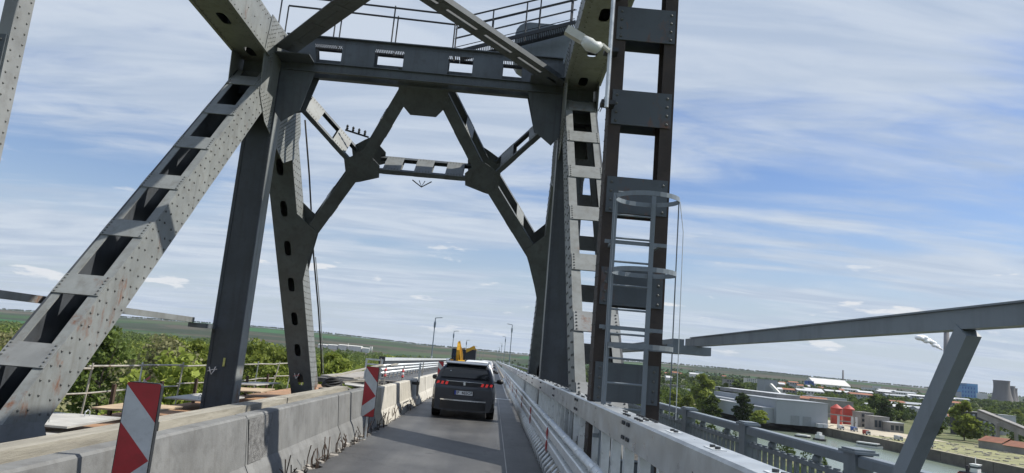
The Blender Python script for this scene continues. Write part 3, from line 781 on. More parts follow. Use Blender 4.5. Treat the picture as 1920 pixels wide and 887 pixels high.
# rounded upper rail with sleeve joints
m = MB(); m.tube([(1.08, GY0, .775), (1.08, 40, .775), (1.08, GY1, .775)], .048, 10); m.build('upper_rail', M['galv_bright'], gr, smooth=True)
sl_ = MB(); sl_.tube([(0, -.10, 0), (0, .10, 0)], .055, 10); slm = sl_.mesh('sleeve'); slm.materials.append(M['galv_bright'])
pm_ = MB(); pm_.box(.055, .12, -.04, .04, -.1, .74); pm_.box(-.0, .055, -.035, .035, .25, .68)
pm = pm_.mesh('guard_post'); pm.materials.append(M['galv'])
# bent spring legs of the lower guard, one per half metre
lg = MB(); lg.tube([(.10, 0, -.05), (-.06, -.03, -.045), (-.13, -.09, .01), (-.13, -.14, .10), (-.06, -.15, .19), (.02, -.10, .25), (.05, -.02, .28)], .03, 7); lgm = lg.mesh('spring_leg'); lgm.materials.append(M['galv_bright'])
lgm.polygons.foreach_set('use_smooth', [True] * len(lgm.polygons))
y = 1.2; i = 0
while y < 62:
    inst('post', pm, (1.08, y, 0), gr); y += 1.0
y = 1.5
while y < 62:
    inst('spring_leg', lgm, (1.09, y, 0.06), gr); y += .42
y = 1.9
while y < 62:
    inst('sleeve', slm, (1.08, y, .775), gr); y += 1.33
rf = MB(); rf.prism([(0, 0, -.10), (0, .30, -.02), (0, 0, .10)], (-.014, 0, 0)); rfm = rf.mesh('reflector'); rfm.materials.append(M['red'])
y = 7.0
while y < 60:
    for zz in (.39, .60): inst('reflector', rfm, (1.032, y, zz), gr)
    y += 5.45
# ------------------------------------------------------------------ steel parapet behind it
pa = thing('steel_parapet', 'galvanised steel parapet with a wide box top rail beside the truss', 'parapet', (1.46, 10, 0))
PY1 = 320.0
m = MB()
pr = [(1.345, 1.03), (1.345, 1.285), (1.365, 1.305), (1.575, 1.305), (1.595, 1.285), (1.595, 1.03), (1.575, 1.015), (1.365, 1.015)]
m.prism([(x, .6, z) for x, z in pr], (0, PY1, 0)); m.build('top_rail', M['galv'], pa)
MB().box(1.40, 1.54, .6, PY1, .10, .22).build('bottom_rail', M['galv'], pa)
bal = MB(); bal.box(-.05, .05, -.006, .006, .22, 1.015); bal.box(-.05, -.042, .006, .09, .22, 1.015); balm = bal.mesh('parapet_post'); balm.materials.append(M['galv_bright'])
y = 1.4
while y < 110:
    inst('post', balm, (1.45, y, 0), pa); y += .75 if y < 60 else 1.5
pl = MB(); pl.box(-.045, .045, -.10, .10, 0, .006)
for yy in (-.055, .055): pl.cyl((0, yy, .006), (0, yy, .022), .019, n=8)
plm = pl.mesh('bolt_plate'); plm.materials.append(M['galv_bright']); plm.materials.append(M['bolt'])
for i, p in enumerate(plm.polygons):
    if i >= 6: p.material_index = 1
y = 1.55
while y < 40:
    inst('bolt_plate', plm, (1.47, y, 1.305), pa, rotz=.0); y += 1.05
sp = MB()
for yy in (-.42, -.30, -.18, .18, .30, .42):
    for xx in (-.07, .07): sp.cyl((xx, yy, 0), (xx, yy, .018), .019, n=8)
for yy in (-.16, -.08, .08, .16):
    for zz in (-.06, -.2): sp.cyl((-.126, yy, zz), (-.142, yy, zz), .019, n=8)
spm = sp.mesh('splice_bolts'); spm.materials.append(M['bolt'])
y = 2.9
while y < 60:
    inst('splice_bolts', spm, (1.47, y, 1.305), pa)['kind'] = 'stuff'; y += 4.2
# ------------------------------------------------------------------ walkway with outer railing
wk = MB(); wk.box(2.55, 3.85, -6, DECK_END, -.06, 0.0); wk.build('walkway', M['rubble'], kind='structure')
MB().box(1.36, 2.5, -6, DECK_END, -.45, -.30).build('deck_stringer', M['steel_dark'], kind='structure')
m = MB()
wr = thing('walkway_railing', 'grey pedestrian railing with box posts, slats and ball ornaments', 'railing', (3.7, 10, 0))
yy = 4.15 - 3.1; posts = []
while yy < 62: posts.append(yy); yy += 3.1
po = MB(); po.box(-.09, .09, -.12, .12, 0, 1.14); po.box(-.12, .12, -.17, .17, 1.14, 1.165); po.box(-.10, .10, -.14, .14, 1.165, 1.185)
pom = po.mesh('railing_post'); pom.materials.append(M['new_paint'])
rl = MB(); rl.prism([(-.075, .14, 1.02), (-.075, .14, 1.11), (-.06, .14, 1.13), (.06, .14, 1.13), (.075, .14, 1.11), (.075, .14, 1.02)], (0, 2.82, 0)); rlm = rl.mesh('top_rail'); rlm.materials.append(M['new_paint'])
lr = MB(); lr.box(-.03, .03, .14, 2.96, .86, .91); lrm = lr.mesh('middle_rail'); lrm.materials.append(M['new_paint'])
br = MB(); br.box(-.035, .035, .14, 2.96, .08, .14); brm = br.mesh('bottom_rail'); brm.materials.append(M['new_paint'])
bs = MB(); bs.box(-.02, .02, -.032, .032, .14, .86); bs.box(-.025, .025, -.03, .03, .911, .93); bsm = bs.mesh('baluster'); bsm.materials.append(M['new_paint'])
bl = MB(); bl.lathe([(.02, .912), (.035, .918), (.052, .94), (.056, .965), (.05, .99), (.03, 1.01), (.02, 1.019)], (0, 0, 0), 12); blm = bl.mesh('ball_ornament'); blm.materials.append(M['new_paint']); blm.polygons.foreach_set('use_smooth', [True] * len(blm.polygons))
nb = 0
for k, y in enumerate(posts):
    inst('post', pom, (3.7, y, 0), wr)
    for nm, me in (('top_rail', rlm), ('middle_rail', lrm), ('bottom_rail', brm)): inst(nm, me, (3.7, y, 0), wr)
    for i in range(14):
        if nb < 294: inst('baluster', bsm, (3.7, y + .14 + 2.82 * (i + .5) / 14, 0), wr); nb += 1
    for q in (.27, .73): inst('ball_ornament', blm, (3.7, y + .14 + 2.82 * q, 0), wr)
m = MB(); m.box(3.62, 3.78, posts[-1] + 3.1, 320, .97, 1.12); m.box(3.665, 3.735, posts[-1] + 3.1, 320, .08, .14); m.build('far_rail', M['new_paint'], wr)
# ------------------------------------------------------------------ longitudinal service beams
b1 = thing('service_beam', 'long grey steel beam on a slanting strut over the walkway', 'beam', (2.75, 5, 2.1))
MB().box(2.71, 2.80, 1.2, 10.2, 2.155, 2.27).build('beam', M['new_paint'], b1)
m = MB(); m.box(2.69, 2.82, 1.2, 9.9, 2.271, 2.282); m.build('flange', M['new_paint'], b1)
m = MB(); m.obox(V((2.75, 4.72, 1.33)), V((0, -.594, .804)) * 1.02, V((0, .804, .594)) * .058, (.045, 0, 0)); m.build('strut', M['new_paint'], b1)
MB().box(2.32, 2.92, 9.65, 9.95, 2.04, 2.153).build('bracket', M['new_paint'], b1)
MB().box(2.31, 2.60, 9.951, 10.15, 2.04, 2.15).build('bracket', M['new_paint'], b1)
MB().box(2.68, 2.84, 10.75, 20.9, 2.14, 2.29).build('beam', M['new_paint'], b1)
b2 = thing('service_beam', 'thin grey steel beam behind the slanting riveted diagonal, above the trees', 'beam', (-8.5, 14, 2.1))
MB().box(-8.62, -8.46, 4, 20.3, 2.06, 2.20).build('beam', M['steel'], b2)
MB().box(-8.62, -8.1, 20.3, 21.0, 1.93, 2.055).build('bracket', M['steel_dark'], b2)
# ------------------------------------------------------------------ caged ladder on the near column
ld = thing('caged_ladder', 'grey caged ladder fixed to the rusty near column', 'ladder', (1.75, 9.45, 0))
for x in (1.47, 1.99): MB().box(x - .03, x + .03, 9.40, 9.43, .15, 4.12).build('rail', M['new_paint'], ld)
for i in range(13):
    z = .3 + i * .32
    MB().cyl((1.50, 9.415, z), (1.96, 9.415, z), .014, n=8).build('rung', M['new_paint'], ld)
for z in (4.0, 3.02, 2.06):
    pts = [(1.845 + .42 * math.cos(a), 9.12 + .34 * math.sin(a), z) for a in np.linspace(0, 2 * math.pi, 28, endpoint=False)]
    m = MB(); n = len(pts); vs = []
    for x, y, zz in pts:
        dx, dy = (x - 1.845), (y - 9.12); l = math.hypot(dx, dy)
        for off, h_ in ((0, -.03), (0, .03), (-.008, .03), (-.008, -.03)): vs.append((x + dx / l * off, y + dy / l * off, zz + h_))
    fs = [(4 * i + k, 4 * i + (k + 1) % 4, 4 * ((i + 1) % n) + (k + 1) % 4, 4 * ((i + 1) % n) + k) for i in range(n) for k in range(4)]
    m.add(vs, fs); m.build('hoop', M['new_paint'], ld)
MB().box(2.255, 2.262, 9.09, 9.13, 1.2, 4.02).build('cage_bar', M['new_paint'], ld)
MB().box(1.42, 1.427, 9.09, 9.13, 1.2, 4.02).build('cage_bar', M['new_paint'], ld)
for z in (.9, 2.3, 3.45):
    MB().box(1.36, 2.2, 9.431, 9.45, z - .025, z + .025).build('bracket', M['new_paint'], ld)
    for x in (1.48, 2.1): MB().box(x - .02, x + .02, 9.45, 9.82, z - .02, z + .02).build('bracket', M['new_paint'], ld)
# hanging lamp on the near column, loose angle bars
lp = thing('service_lamp', 'pale plastic lamp head on a short arm beside the near column', 'lamp', (1.3, 10, 6.4))
P = lambda u, v: at_y(u, v, 9.55)
pa_, pb_, pc_, pd_ = P(1062, 56), P(1093, 74), P(1128, 84), P(1142, 96)
MB().bar(pa_, pb_, .11, .12).build('housing', M['lamp_plastic'], lp)
m = MB(); m.tube([pb_, pb_.lerp(pc_, .35) + V((0, 0, -.05)), pb_.lerp(pc_, .7) + V((0, 0, -.07)), pc_], [.07, .10, .09, .05], 10); m.build('bowl', M['lamp_glass'], lp, smooth=True)
MB().cyl(pc_, pd_, .035, n=8).build('arm', M['lamp_plastic'], lp)
MB().cyl((pd_.x + .02, 9.6, 5.4), (pd_.x + .02, 9.6, 7.6), .03, n=8).build('pipe', M['galv'], lp)
for z in (5.5, 6.3, 7.2): MB().box(pd_.x - .05, pd_.x + .15, 9.63, 9.82, z - .03, z + .03).build('clamp', M['dark_metal'], lp)
la = thing('angle_bar', 'loose grey angle bar slanting beside the near column', 'bar', (1.3, 10.05, 5.5))
a_, b_ = at_y(1122, 207, 10.05), at_y(1165, 120, 10.05)
MB().bar(a_, b_, .07, .012).build('leaf', M['steel'], la); MB().bar(a_ + V((.03, .03, 0)), b_ + V((.03, .03, 0)), .012, .07, up=(0, 1, 0)).build('leaf', M['steel'], la)
# insulator rack behind the portal frame and hanging cable
ir = thing('insulator_rack', 'small bar of dark insulators above the left knee of the portal frame', 'insulators', por(-5.6, 2.6, .7))
c0, c1 = por(-5.75, 2.35, .8), por(-4.95, 2.55, .8)
MB().bar(c0, c1, .05, .05).build('crossbar', M['dark_metal'], ir)
for k in range(4):
    p = c0.lerp(c1, (k + .3) / 4); MB().lathe([(.03, 0), (.05, .05), (.03, .08), (.05, .12), (.03, .16), (.01, .18)], p + V((0, 0, .03)), 8).build('insulator', M['dark_metal'], ir)
cb = thing('hanging_cable', 'thin black cable hanging down beside the perforated end post', 'cable', (-7.2, 27, 0))
pts = [at_y(572, 225, 25.0), at_y(580, 330, 26.0), at_y(588, 480, 28), at_y(597, 580, 30), at_y(602, 660, 31.5), at_y(603, 700, 32)]
MB().tube(pts, .035, 6).build('cable', M['rubber'], cb, smooth=True)
MB().tube([p + V((.0, .3, .0)) for p in pts[2:]], .02, 6).build('cable', M['galv'], cb)
wr2 = MB().tube([(2.34, 9.1, 1.2), (2.33, 9.1, 3.6), (2.27, 9.1, 4.0)], .006, 5).build('cable', M['galv'], ld)
hk = thing('hook_bracket', 'small dark bracket hanging under the middle of the portal strut', 'bracket', por(XM, 3.6, 0))
q0 = por(XM, 3.62, -.02)
MB().tube([q0 + V((-.33, 0, 0)), q0 + V((0, 0, -.22)), q0 + V((.33, 0, 0))], .02, 6).build('rod', M['dark_metal'], hk)
MB().tube([q0 + V((-.1, 0, 0)), q0 + V((0, 0, -.2)), q0 + V((.1, 0, 0))], .015, 6).build('rod', M['dark_metal'], hk)
# ------------------------------------------------------------------ torn-up side of the deck
MB().box(-10.4, -3.6, -6, 43, -1.25, -1.0).build('bridge_slab', M['dark_metal'], kind='structure')
sg = thing('edge_girder', 'pale concrete edge girder under the torn-up deck behind the barriers', 'girder', (-6.7, 14, -.6))
for y0, y1 in ((4, 9.95), (10.0, 15.95), (16.0, 21.9), (22.0, 30.0)):
    MB().box(-6.75, -6.35, y0, y1, -.95, -.22).build('girder_block', M['concrete_old'], sg)
sg2 = thing('edge_girder', 'rusty outer girder carrying the plywood sheets beyond the truss', 'girder', (-9.2, 14, -.6))
MB().box(-9.9, -8.45, 2, 42, -.98, -.50).build('girder_block', M['plate_rust'], sg2)
MB().box(-6.34, -3.9, 2, 42, -.98, -.62).build('girder_block', M['rubble'], sg2)
def sheet(c, lx, ly, rz, z, mat, label, tilt=0.0, th=.02, loop=False):
    t = thing('deck_sheet', label, 'sheet', (c[0], c[1], z), 'loose sheets on the torn-up deck')
    a = V((math.cos(rz), math.sin(rz), tilt)) * lx / 2; b = V((-math.sin(rz), math.cos(rz), 0)) * ly / 2
    m = MB(); m.obox(V((c[0], c[1], z)), a, b, (0, 0, th)); m.build('panel', mat, t)
    if loop:
        for k in (-.35, .35):
            p = V((c[0], c[1], z + th)) + a * .2 + b * 2 * k
            MB().tube([p + V((0, -.1, 0)), p + V((0, -.09, .10)), p + V((0, 0, .14)), p + V((0, .09, .10)), p + V((0, .1, 0))], .012, 6).build('lifting_loop', M['galv'], t)
    return t
sheet((-8.95, 15.6), 1.5, 2.2, .03, -.26, M['sheet'], 'pale sheet with wire loops beside the riveted diagonal', loop=True)
sheet((-8.0, 14.2), 1.4, 1.6, .05, -.40, M['sheet'], 'low pale sheet under the looped one, next to the diagonal')
sheet((-7.2, 17.6), 1.5, 2.4, -.02, -.28, M['plate_rust'], 'rust brown plate just right of the nearest beacon', tilt=.02)
sheet((-8.9, 18.9), 1.4, 2.0, .04, -.22, M['plywood'], 'tan plywood sheet left of the dark portal column')
sheet((-8.9, 23.2), 1.5, 2.6, .0, -.20, M['sheet'], 'pale long sheet right of the dark portal column', loop=True)
sheet((-8.7, 26.6), 1.3, 2.2, .08, -.08, M['plywood'], 'orange tan plywood sheet left of the perforated end post', tilt=.03)
sheet((-9.3, 28.8), 1.2, 2.6, -.05, .02, M['sheet'], 'pale sheet leaning far behind the perforated end post', tilt=.05)
sheet((-6.2, 34.6), 1.4, 2.2, .2, .0, M['sheet'], 'pale crumpled sheet right of the perforated end post', tilt=-.06)
sheet((-6.9, 36.8), 1.3, 1.8, -.3, .12, M['sheet'], 'tilted pale sheet among the timber debris', tilt=.16)
for i, (a, b, lab) in enumerate((((-7.3, 33.0, .35), (-6.0, 39.5, .95), 'long pale plank sloping up behind the perforated end post'),
                               ((-7.0, 34.5, .1), (-5.4, 35.6, .28), 'short tan plank lying across the debris heap'),
                               ((-5.5, 38.8, .95), (-5.9, 44.8, .98), 'pale horizontal board on the debris beside the far guardrail'))):
    o = MB().bar(a, b, .18, .06).build('plank', M['timber']); tag(o, lab, 'plank', 'planks on the torn-up deck')
deb = MB()
for i in range(140):
    p = V((random.uniform(-7.0, -4.2), random.uniform(31.5, 43), -.55 + random.uniform(0, .5))); a = random.uniform(0, 3); r_ = random.uniform(.06, .28)
    deb.obox(p, V((math.cos(a), math.sin(a), random.uniform(-.3, .3))) * r_, V((-math.sin(a), math.cos(a), 0)) * r_ * .5, (0, 0, r_ * .15))
deb.build('debris', M['rubble'], kind='stuff')
# coil of black hose at the foot of the end post
hc = thing('hose_coil', 'coil of black hose at the foot of the perforated end post', 'hose', (-6.85, 31.6, .1))
for k in range(5):
    m = MB(); m.tube([(-6.85 + (.42 - k * .03) * math.cos(a), 31.6 + (.42 - k * .03) * math.sin(a), .02 + k * .075 + .05 * math.sin(2 * a + k)) for a in np.linspace(0, 2 * math.pi, 20, endpoint=False)], .045, 6, closed=True); m.build('loop', M['rubber'], hc, smooth=True)
MB().box(-7.3, -6.4, 31.1, 32.1, -.6, -.06).build('pad', M['concrete_old'], hc)
# temporary scaffold railing on the outer edge
M['pole'] = material('worn_scaffold_tube', (.40, .38, .33), .5, .3, .3, 3, rust=.5)
M['tape_r'] = material('red_tape', (.55, .10, .10), .5, 0, .1, 9); M['tape_w'] = material('white_tape', (.7, .66, .64), .5, 0, .1, 9)
tr = thing('scaffold_railing', 'temporary railing of worn scaffold tubes on the outer deck edge', 'railing', (-9.95, 20, -.5))
ys = [10.5, 13.0, 15.6, 18.2, 20.9, 23.4, 25.9, 28.4, 31.0, 33.5, 36.0, 38.4]
for i, y in enumerate(ys):
    MB().cyl((-9.95 + random.uniform(-.05, .05), y, -.6), (-9.9 + random.uniform(-.1, .1), y + random.uniform(-.15, .15), .82), .024, n=7).build('post', M['pole'] if i % 2 else M['galv'], tr)
    if i % 1 == 0 and i < 9: MB().box(-9.8, -9.72, y + .9, y + 1.0, -.6, .28).build('stub_post', M['rebar'], tr)
for z, r_ in ((.70, .026), (.10, .022)):
    for a, b in zip(ys[:-1], ys[1:]):
        MB().cyl((-9.93, a - .1, z + random.uniform(-.05, .05)), (-9.93, b + .1, z + random.uniform(-.05, .05)), r_, n=7).build('rail', M['pole'], tr)
for y, z in ((15.6, .15), (20.9, .3), (25.9, .62), (28.4, .66)):
    for k in range(2):
        p = V((-9.88, y + k * .12, z))
        MB().prism([p, p + V((0, .25, -.16 + .2 * k)), p + V((0, .3, -.05 + .2 * k)), p + V((0, .06, .07))], (.004, 0, 0)).build('tape', M['tape_r'] if k else M['tape_w'], tr)
for i, (x, y, lab) in enumerate(((-5.35, 36.0, 'leaning pole with red and white tape in front of the debris'), (-4.55, 36.5, 'leaning taped pole beside the middle striped beacon'), (-6.1, 39.5, 'bare thin pole behind the taped poles'), (-3.75, 39.2, 'thin upright bar between debris and striped beacon'))):
    t = thing('marker_pole', lab, 'pole', (x, y, -.6), 'poles in the debris')
    top = 1.05 if i < 2 else 1.3
    MB().cyl((x, y, -.6), (x + (.12 if i < 2 else .0), y, top), .028, n=7).build('pole', M['pole'], t)
    if i < 2:
        for k in range(3): MB().lathe([(.03, 0), (.075, .05), (.06, .12), (.03, .16)], (x + .08, y - .02, .45 + k * .13), 7).build('tape', M['tape_r'] if k % 2 == 0 else M['tape_w'], t)
# tape scraps tied on the steel
for (u, v, y, lab) in ((398, 695, 20.95, 'scrap of white tape tied to the dark portal column'), (556, 705, 29.9, 'scrap of pink and white tape on the perforated end post')):
    t = thing('tape_scrap', lab, 'tape', at_y(u, v, y), 'tape scraps'); p = at_y(u, v, y)
    MB().tube([p + V((-.09, -.03, .10)), p + V((-.04, -.05, -.02)), p + V((0, -.05, -.1)), p + V((.06, -.04, 0)), p + V((.09, -.03, .12))], .016, 5).build('strip', M['tape_w'], t)
    MB().tube([p + V((-.12, -.03, -.02)), p + V((0, -.05, .03)), p + V((.14, -.03, .05))], .012, 5).build('strip', M['tape_r'] if v > 700 else M['tape_w'], t)
o = MB().box(*(lambda p: (p.x - .03, p.x + .03, 20.965, 20.975, p.z - .12, p.z + .12))(at_y(420, 679, 20.97))).build('sticker', material('yellow_sticker', (.55, .52, .16), .5, 0, .3, 20))
tag(o, 'small yellow paper sticker on the dark portal column', 'sticker')

# ------------------------------------------------------------------ finished guardrail and parapet farther along the other side
g2 = thing('guardrail', 'three-rail galvanised guardrail behind the barriers, across from the dark car', 'guardrail', (-6.6, 60, 0))
for z in (.82, .60, .38):
    MB().tube([(-6.6, 43.4, z), (-6.6, 100, z), (-6.6, 260, z)], .075, 8).build('rail', M['galv_bright'], g2, smooth=True)
p2 = MB(); p2.box(-.06, .02, -.05, .05, -.2, .86); p2m = p2.mesh('post_mesh'); p2m.materials.append(M['galv'])
y = 43.6
while y < 130: inst('post', p2m, (-6.68, y, 0), g2); y += 2.0
pa2 = thing('steel_parapet', 'steel parapet with white top rail and slats across the far lane', 'parapet', (-8, 60, 0))
MB().box(-8.12, -7.9, 52.5, 300, .98, 1.2).build('top_rail', M['galv_bright'], pa2); MB().box(-8.08, -7.94, 52.5, 300, -.1, .02).build('bottom_rail', M['galv'], pa2)
sl2 = MB(); sl2.box(-.05, .05, -.10, .10, .02, .98); sl2m = sl2.mesh('slat'); sl2m.materials.append(M['steel_dark'])
y = 52.6
while y < 165: inst('slat', sl2m, (-8.0, y, 0), pa2); y += .42 if y < 100 else .8
MB().box(-8.2, -7.8, 52.2, 52.5, -.3, 1.28).build('end_post', M['dark_metal'], pa2)
fr = thing('site_trestle', 'light galvanised trestle standing behind the middle striped beacon', 'trestle', (-7.2, 46, 0))
for x in (-8.0, -7.0): MB().box(x - .05, x + .05, 45.9, 46.0, -.2, 1.15).build('upright', M['galv'], fr)
for z in (1.1, .8, .3): MB().box(-7.95, -7.05, 45.9, 46.0, z - .05, z + .05).build('crossbar', M['galv'], fr)
MB().box(-10.3, -8.3, 44, DECK_END, -.159, -.05).build('walkway', M['concrete_old'], kind='structure')
wr3 = thing('walkway_railing', 'far pedestrian railing on the other edge of the bridge', 'railing', (-10, 60, 0))
MB().box(-10.08, -9.94, 64, 300, .95, 1.08).build('top_rail', M['new_paint'], wr3); MB().box(-10.04, -9.98, 64, 300, .05, .12).build('bottom_rail', M['new_paint'], wr3)
sb = MB(); sb.box(-.02, .02, -.05, .05, .12, .95); sbm = sb.mesh('slat2'); sbm.materials.append(M['new_paint'])
y = 64.2
while y < 150: inst('baluster', sbm, (-10.0, y, 0), wr3); y += .6

# ------------------------------------------------------------------ lamp posts
M['lamp_paint'] = material('blue_grey_lamp_paint', (.16, .20, .24), .45, .2, .1, 3)
def lamp(x, y, arm, label, h=8.3):
    t = thing('street_lamp', label, 'street lamp', (x, y, 0), 'lamp posts along the bridge')
    MB().cyl((x, y, 0), (x, y, 1.5), .13, .12, 10).build('base', M['galv'], t)
    MB().cyl((x, y, 1.5), (x, y, h - 1.3), .085, .07, 10).build('pole', M['lamp_paint'], t)
    MB().lathe([(.10, 0), (.15, .12), (.16, .6), (.12, .85), (.07, .95)], (x, y, h - 1.4), 10).build('camera_box', M['lamp_paint'], t)
    MB().cyl((x, y, h - .5), (x, y, h), .06, n=8).build('neck', M['lamp_paint'], t)
    MB().bar((x, y, h), (x + arm * 1.0, y, h + .12), .22, .09).build('lamp_head', M['lamp_paint'], t)
for k, y in enumerate((132, 203, 290, 390, 500, 640)):
    lamp(2.95, y, -1, 'street lamp on the walkway side, number %s from the truss' % ('one', 'two', 'three', 'four', 'five', 'six')[k], 8.3)
for k, y in enumerate((103, 152, 225, 330, 450, 600)):
    lamp(-8.8, y, 1, 'street lamp across the far lane, number %s from the truss' % ('one', 'two', 'three', 'four', 'five', 'six')[k], 6.9)

# ------------------------------------------------------------------ vehicles
M['tyre'] = M['rubber']
M['glass'] = material('dark_car_glass', (.012, .014, .016), .06, 0, 0.0, 3, spec=.6)
M['blackplastic'] = material('black_trim', (.018, .018, .019), .45, 0, .2, 12)
M['chrome'] = material('chrome_trim', (.65, .66, .67), .2, .9, .08, 8)
M['tail_red'] = material('red_lamp_plastic', (.50, .02, .025), .2, 0, .1, 20)
M['plate_white'] = material('number_plate_white', (.70, .72, .74), .4, 0, .04, 20); M['plate_blue'] = material('number_plate_blue', (.02, .05, .35), .4, 0, .04, 20)
def tail_glow():
    m, nt, N, L, b = _nodes('lit_tail_lamp'); b.inputs['Base Color'].default_value = (.6, .03, .03, 1); b.inputs['Emission Color'].default_value = (1, .08, .07, 1); b.inputs['Emission Strength'].default_value = .18; return m
M['tail_lit'] = tail_glow()
def car(label, x, y, paint, W=1.84, Lc=4.45, H=1.60, plate=None, detail=True, lit=True):
    t = thing('car', label, 'car', (x, y, 0), 'cars queueing on the bridge')
    hw = W / 2
    st = [(0.0, .90), (.05, .97), (.13, 1.03), (.24, 1.10), (.42, 1.33), (.58, 1.50), (.72, 1.555), (1.1, 1.60), (1.7, 1.62), (2.3, 1.59), (2.75, 1.48), (3.3, 1.13), (3.5, 1.05), (4.1, .97), (4.35, .85), (4.45, .68)]
    st = [(a * Lc / 4.45, b * H / 1.62) for a, b in st]
    def wz(z):   # half width over height
        if z < .40: return hw * (.93 + .07 * (z - .2) / .2)
        if z < .80: return hw
        if z < 1.02: return hw * (1 - .05 * (z - .8) / .22)
        return hw * (.95 - .29 * ((z - 1.02) / .60) ** 1.15)
    def ez(yy):  # plan rounding at both ends
        r = 1.0
        if yy < .5: r = 1 - .10 * ((.5 - yy) / .5) ** 2.4
        if yy > Lc - .8: r = 1 - .18 * ((yy - Lc + .8) / .8) ** 2.2
        return r
    zs = [.24, .32, .42, .62, .80, .92, 1.02, 1.15, 1.30, 1.42]
    vs = []; n = None; rows = []
    for yy, top in st:
        row = [(0, .22), (wz(.25) * .85, .22)]
        for z in zs: zz = min(z, top - .05); row.append((wz(zz) , zz))
        row += [(wz(top) * .93, top - .012), (wz(top) * .7, top), (0, top + .012)]
        e = ez(yy); rows.append([(px * e, yy, pz) for px, pz in row])
    full = [[(px, yy, pz) for px, yy, pz in r] + [(-px, yy, pz) for px, yy, pz in reversed(r[1:-1])] for r in rows]
    n = len(full[0]); m = MB(); fs = []
    for i in range(len(full) - 1): fs += [(i * n + k, i * n + (k + 1) % n, (i + 1) * n + (k + 1) % n, (i + 1) * n + k) for k in range(n)]
    fs += [tuple(range(n - 1, -1, -1)), tuple(range((len(full) - 1) * n, len(full) * n))]
    T = V((x, y, 0))
    m.add([V(p) + T for r in full for p in r], fs)
    body = m.build('body', paint, t, smooth=True)
    body.data.set_sharp_from_angle(angle=math.radians(38))
    def topz(yy):
        for (a, za), (b, zb) in zip(st[:-1], st[1:]):
            if a <= yy <= b: return za + (zb - za) * (yy - a) / (b - a)
    # rear window following the tailgate slope
    g = MB(); ya, yb = .27 * Lc / 4.45, .60 * Lc / 4.45; rws = []
    for q in range(5):
        yy = ya + (yb - ya) * q / 4; zt = topz(yy); rws.append((yy, zt, wz(zt) * (.86 - .03 * q / 4)))
    vs = []
    for yy, zt, w in rws: vs += [T + V((-w, yy - .012, zt + .018)), T + V((-w * .5, yy - .016, zt + .026)), T + V((0, yy - .018, zt + .028)), T + V((w * .5, yy - .016, zt + .026)), T + V((w, yy - .012, zt + .018))]
    g.add(vs, [(i * 5 + k, i * 5 + k + 1, i * 5 + k + 6, i * 5 + k + 5) for i in range(4) for k in range(4)]); g.build('rear_window', M['glass'], t, smooth=True)
    for s in (-1, 1):
        # side windows and windscreen pieces
        gm = MB(); P = []
        for yy, zl, zh in ((.75, 1.10, 1.40), (1.2, 1.03, 1.47), (1.9, 1.02, 1.48), (2.5, 1.02, 1.43), (3.0, 1.03, 1.18)): P.append((yy * Lc / 4.45, zl * H / 1.62, zh * H / 1.62))
        vs = []
        for yy, zl, zh in P: vs += [T + V((s * (wz(zl) * ez(yy) + .008), yy, zl)), T + V((s * (wz(zh) * ez(yy) + .008), yy, zh))]
        gm.add(vs, [(2 * i, 2 * i + 2, 2 * i + 3, 2 * i + 1) for i in range(len(P) - 1)]); gm.build('side_window', M['glass'], t)
        # mirror
        mm = MB(); c = T + V((s * (hw + .13), 2.75 * Lc / 4.45, 1.05 * H / 1.62))
        mm.lathe([(.02, -.075), (.09, -.06), (.115, 0), (.10, .06), (.03, .085)], c, 10); mm.box(*sorted((c.x - s * .2, c.x - s * .08)), c.y - .03, c.y + .03, c.z - .05, c.z - .01)
        mm.build('mirror', M['blackplastic'], t, smooth=True)
        for yy in (.85 * Lc / 4.45, 3.5 * Lc / 4.45):
            wo = MB().cyl(T + V((s * (hw - .235), yy, .34)), T + V((s * (hw - .005), yy, .34)), .34, n=24).build('wheel', M['tyre'], t)
            MB().cyl(T + V((s * (hw - .01), yy, .34)), T + V((s * (hw + .004), yy, .34)), .22, n=16).build('rim', M['chrome'], wo)
    # bumper, chrome, lamp band
    bmp = MB(); pr = []
    for px in np.linspace(-1, 1, 13):
        pr.append((px * hw * .965, .055 * abs(px) ** 3 * 2.2 - .05))
    def band(z0, z1, off, mat, nm, xs=1.0, thick=.05):
        b = MB(); vs = []
        P = [(px * xs, py) for px, py in pr]
        for px, py in P: vs += [T + V((px, py + off, z0)), T + V((px, py + off, z1)), T + V((px, py + off + thick + .1, z1)), T + V((px, py + off + thick + .1, z0))]
        k = len(P); fs = [(4 * i + q, 4 * i + 4 + q, 4 * i + 4 + (q + 1) % 4, 4 * i + (q + 1) % 4) for i in range(k - 1) for q in range(4)] + [(0, 1, 2, 3), (4 * k - 4, 4 * k - 1, 4 * k - 2, 4 * k - 3)]
        b.add(vs, fs); return b.build(nm, mat, t, smooth=False)
    band(.27, .50, .0, M['blackplastic'], 'bumper')
    band(.50, .535, -.012, M['chrome'] if detail else M['blackplastic'], 'chrome_strip', .93)
    if detail:
        band(.535, .62, .018, paint, 'bumper_top', .99)
        yb_ = .0
        band(.925, 1.035, .055, M['blackplastic'], 'lamp_band', .96)
        band(1.035, 1.05, .10, M['chrome'], 'tailgate_strip', .62)
        for s in (-1, 1):
            for k in range(3):
                cx_ = s * (hw * .56 + k * .125); dy = .055 * (abs(cx_) / hw) ** 3 * 2.2
                b = MB(); yy = T.y - .005 + dy
                b.prism([(x + cx_ - .045 , yy, .94), (x + cx_ + .025, yy, .935), (x + cx_ + .055, yy, 1.02), (x + cx_ - .015, yy, 1.028)], (0, .02, 0)); b.build('tail_lamp', M['tail_lit'] if lit else M['tail_red'], t)
        MB().box(x - .30, x + .30, y - .035, y + .02, .665, .80).build('plate_recess', M['blackplastic'], t)
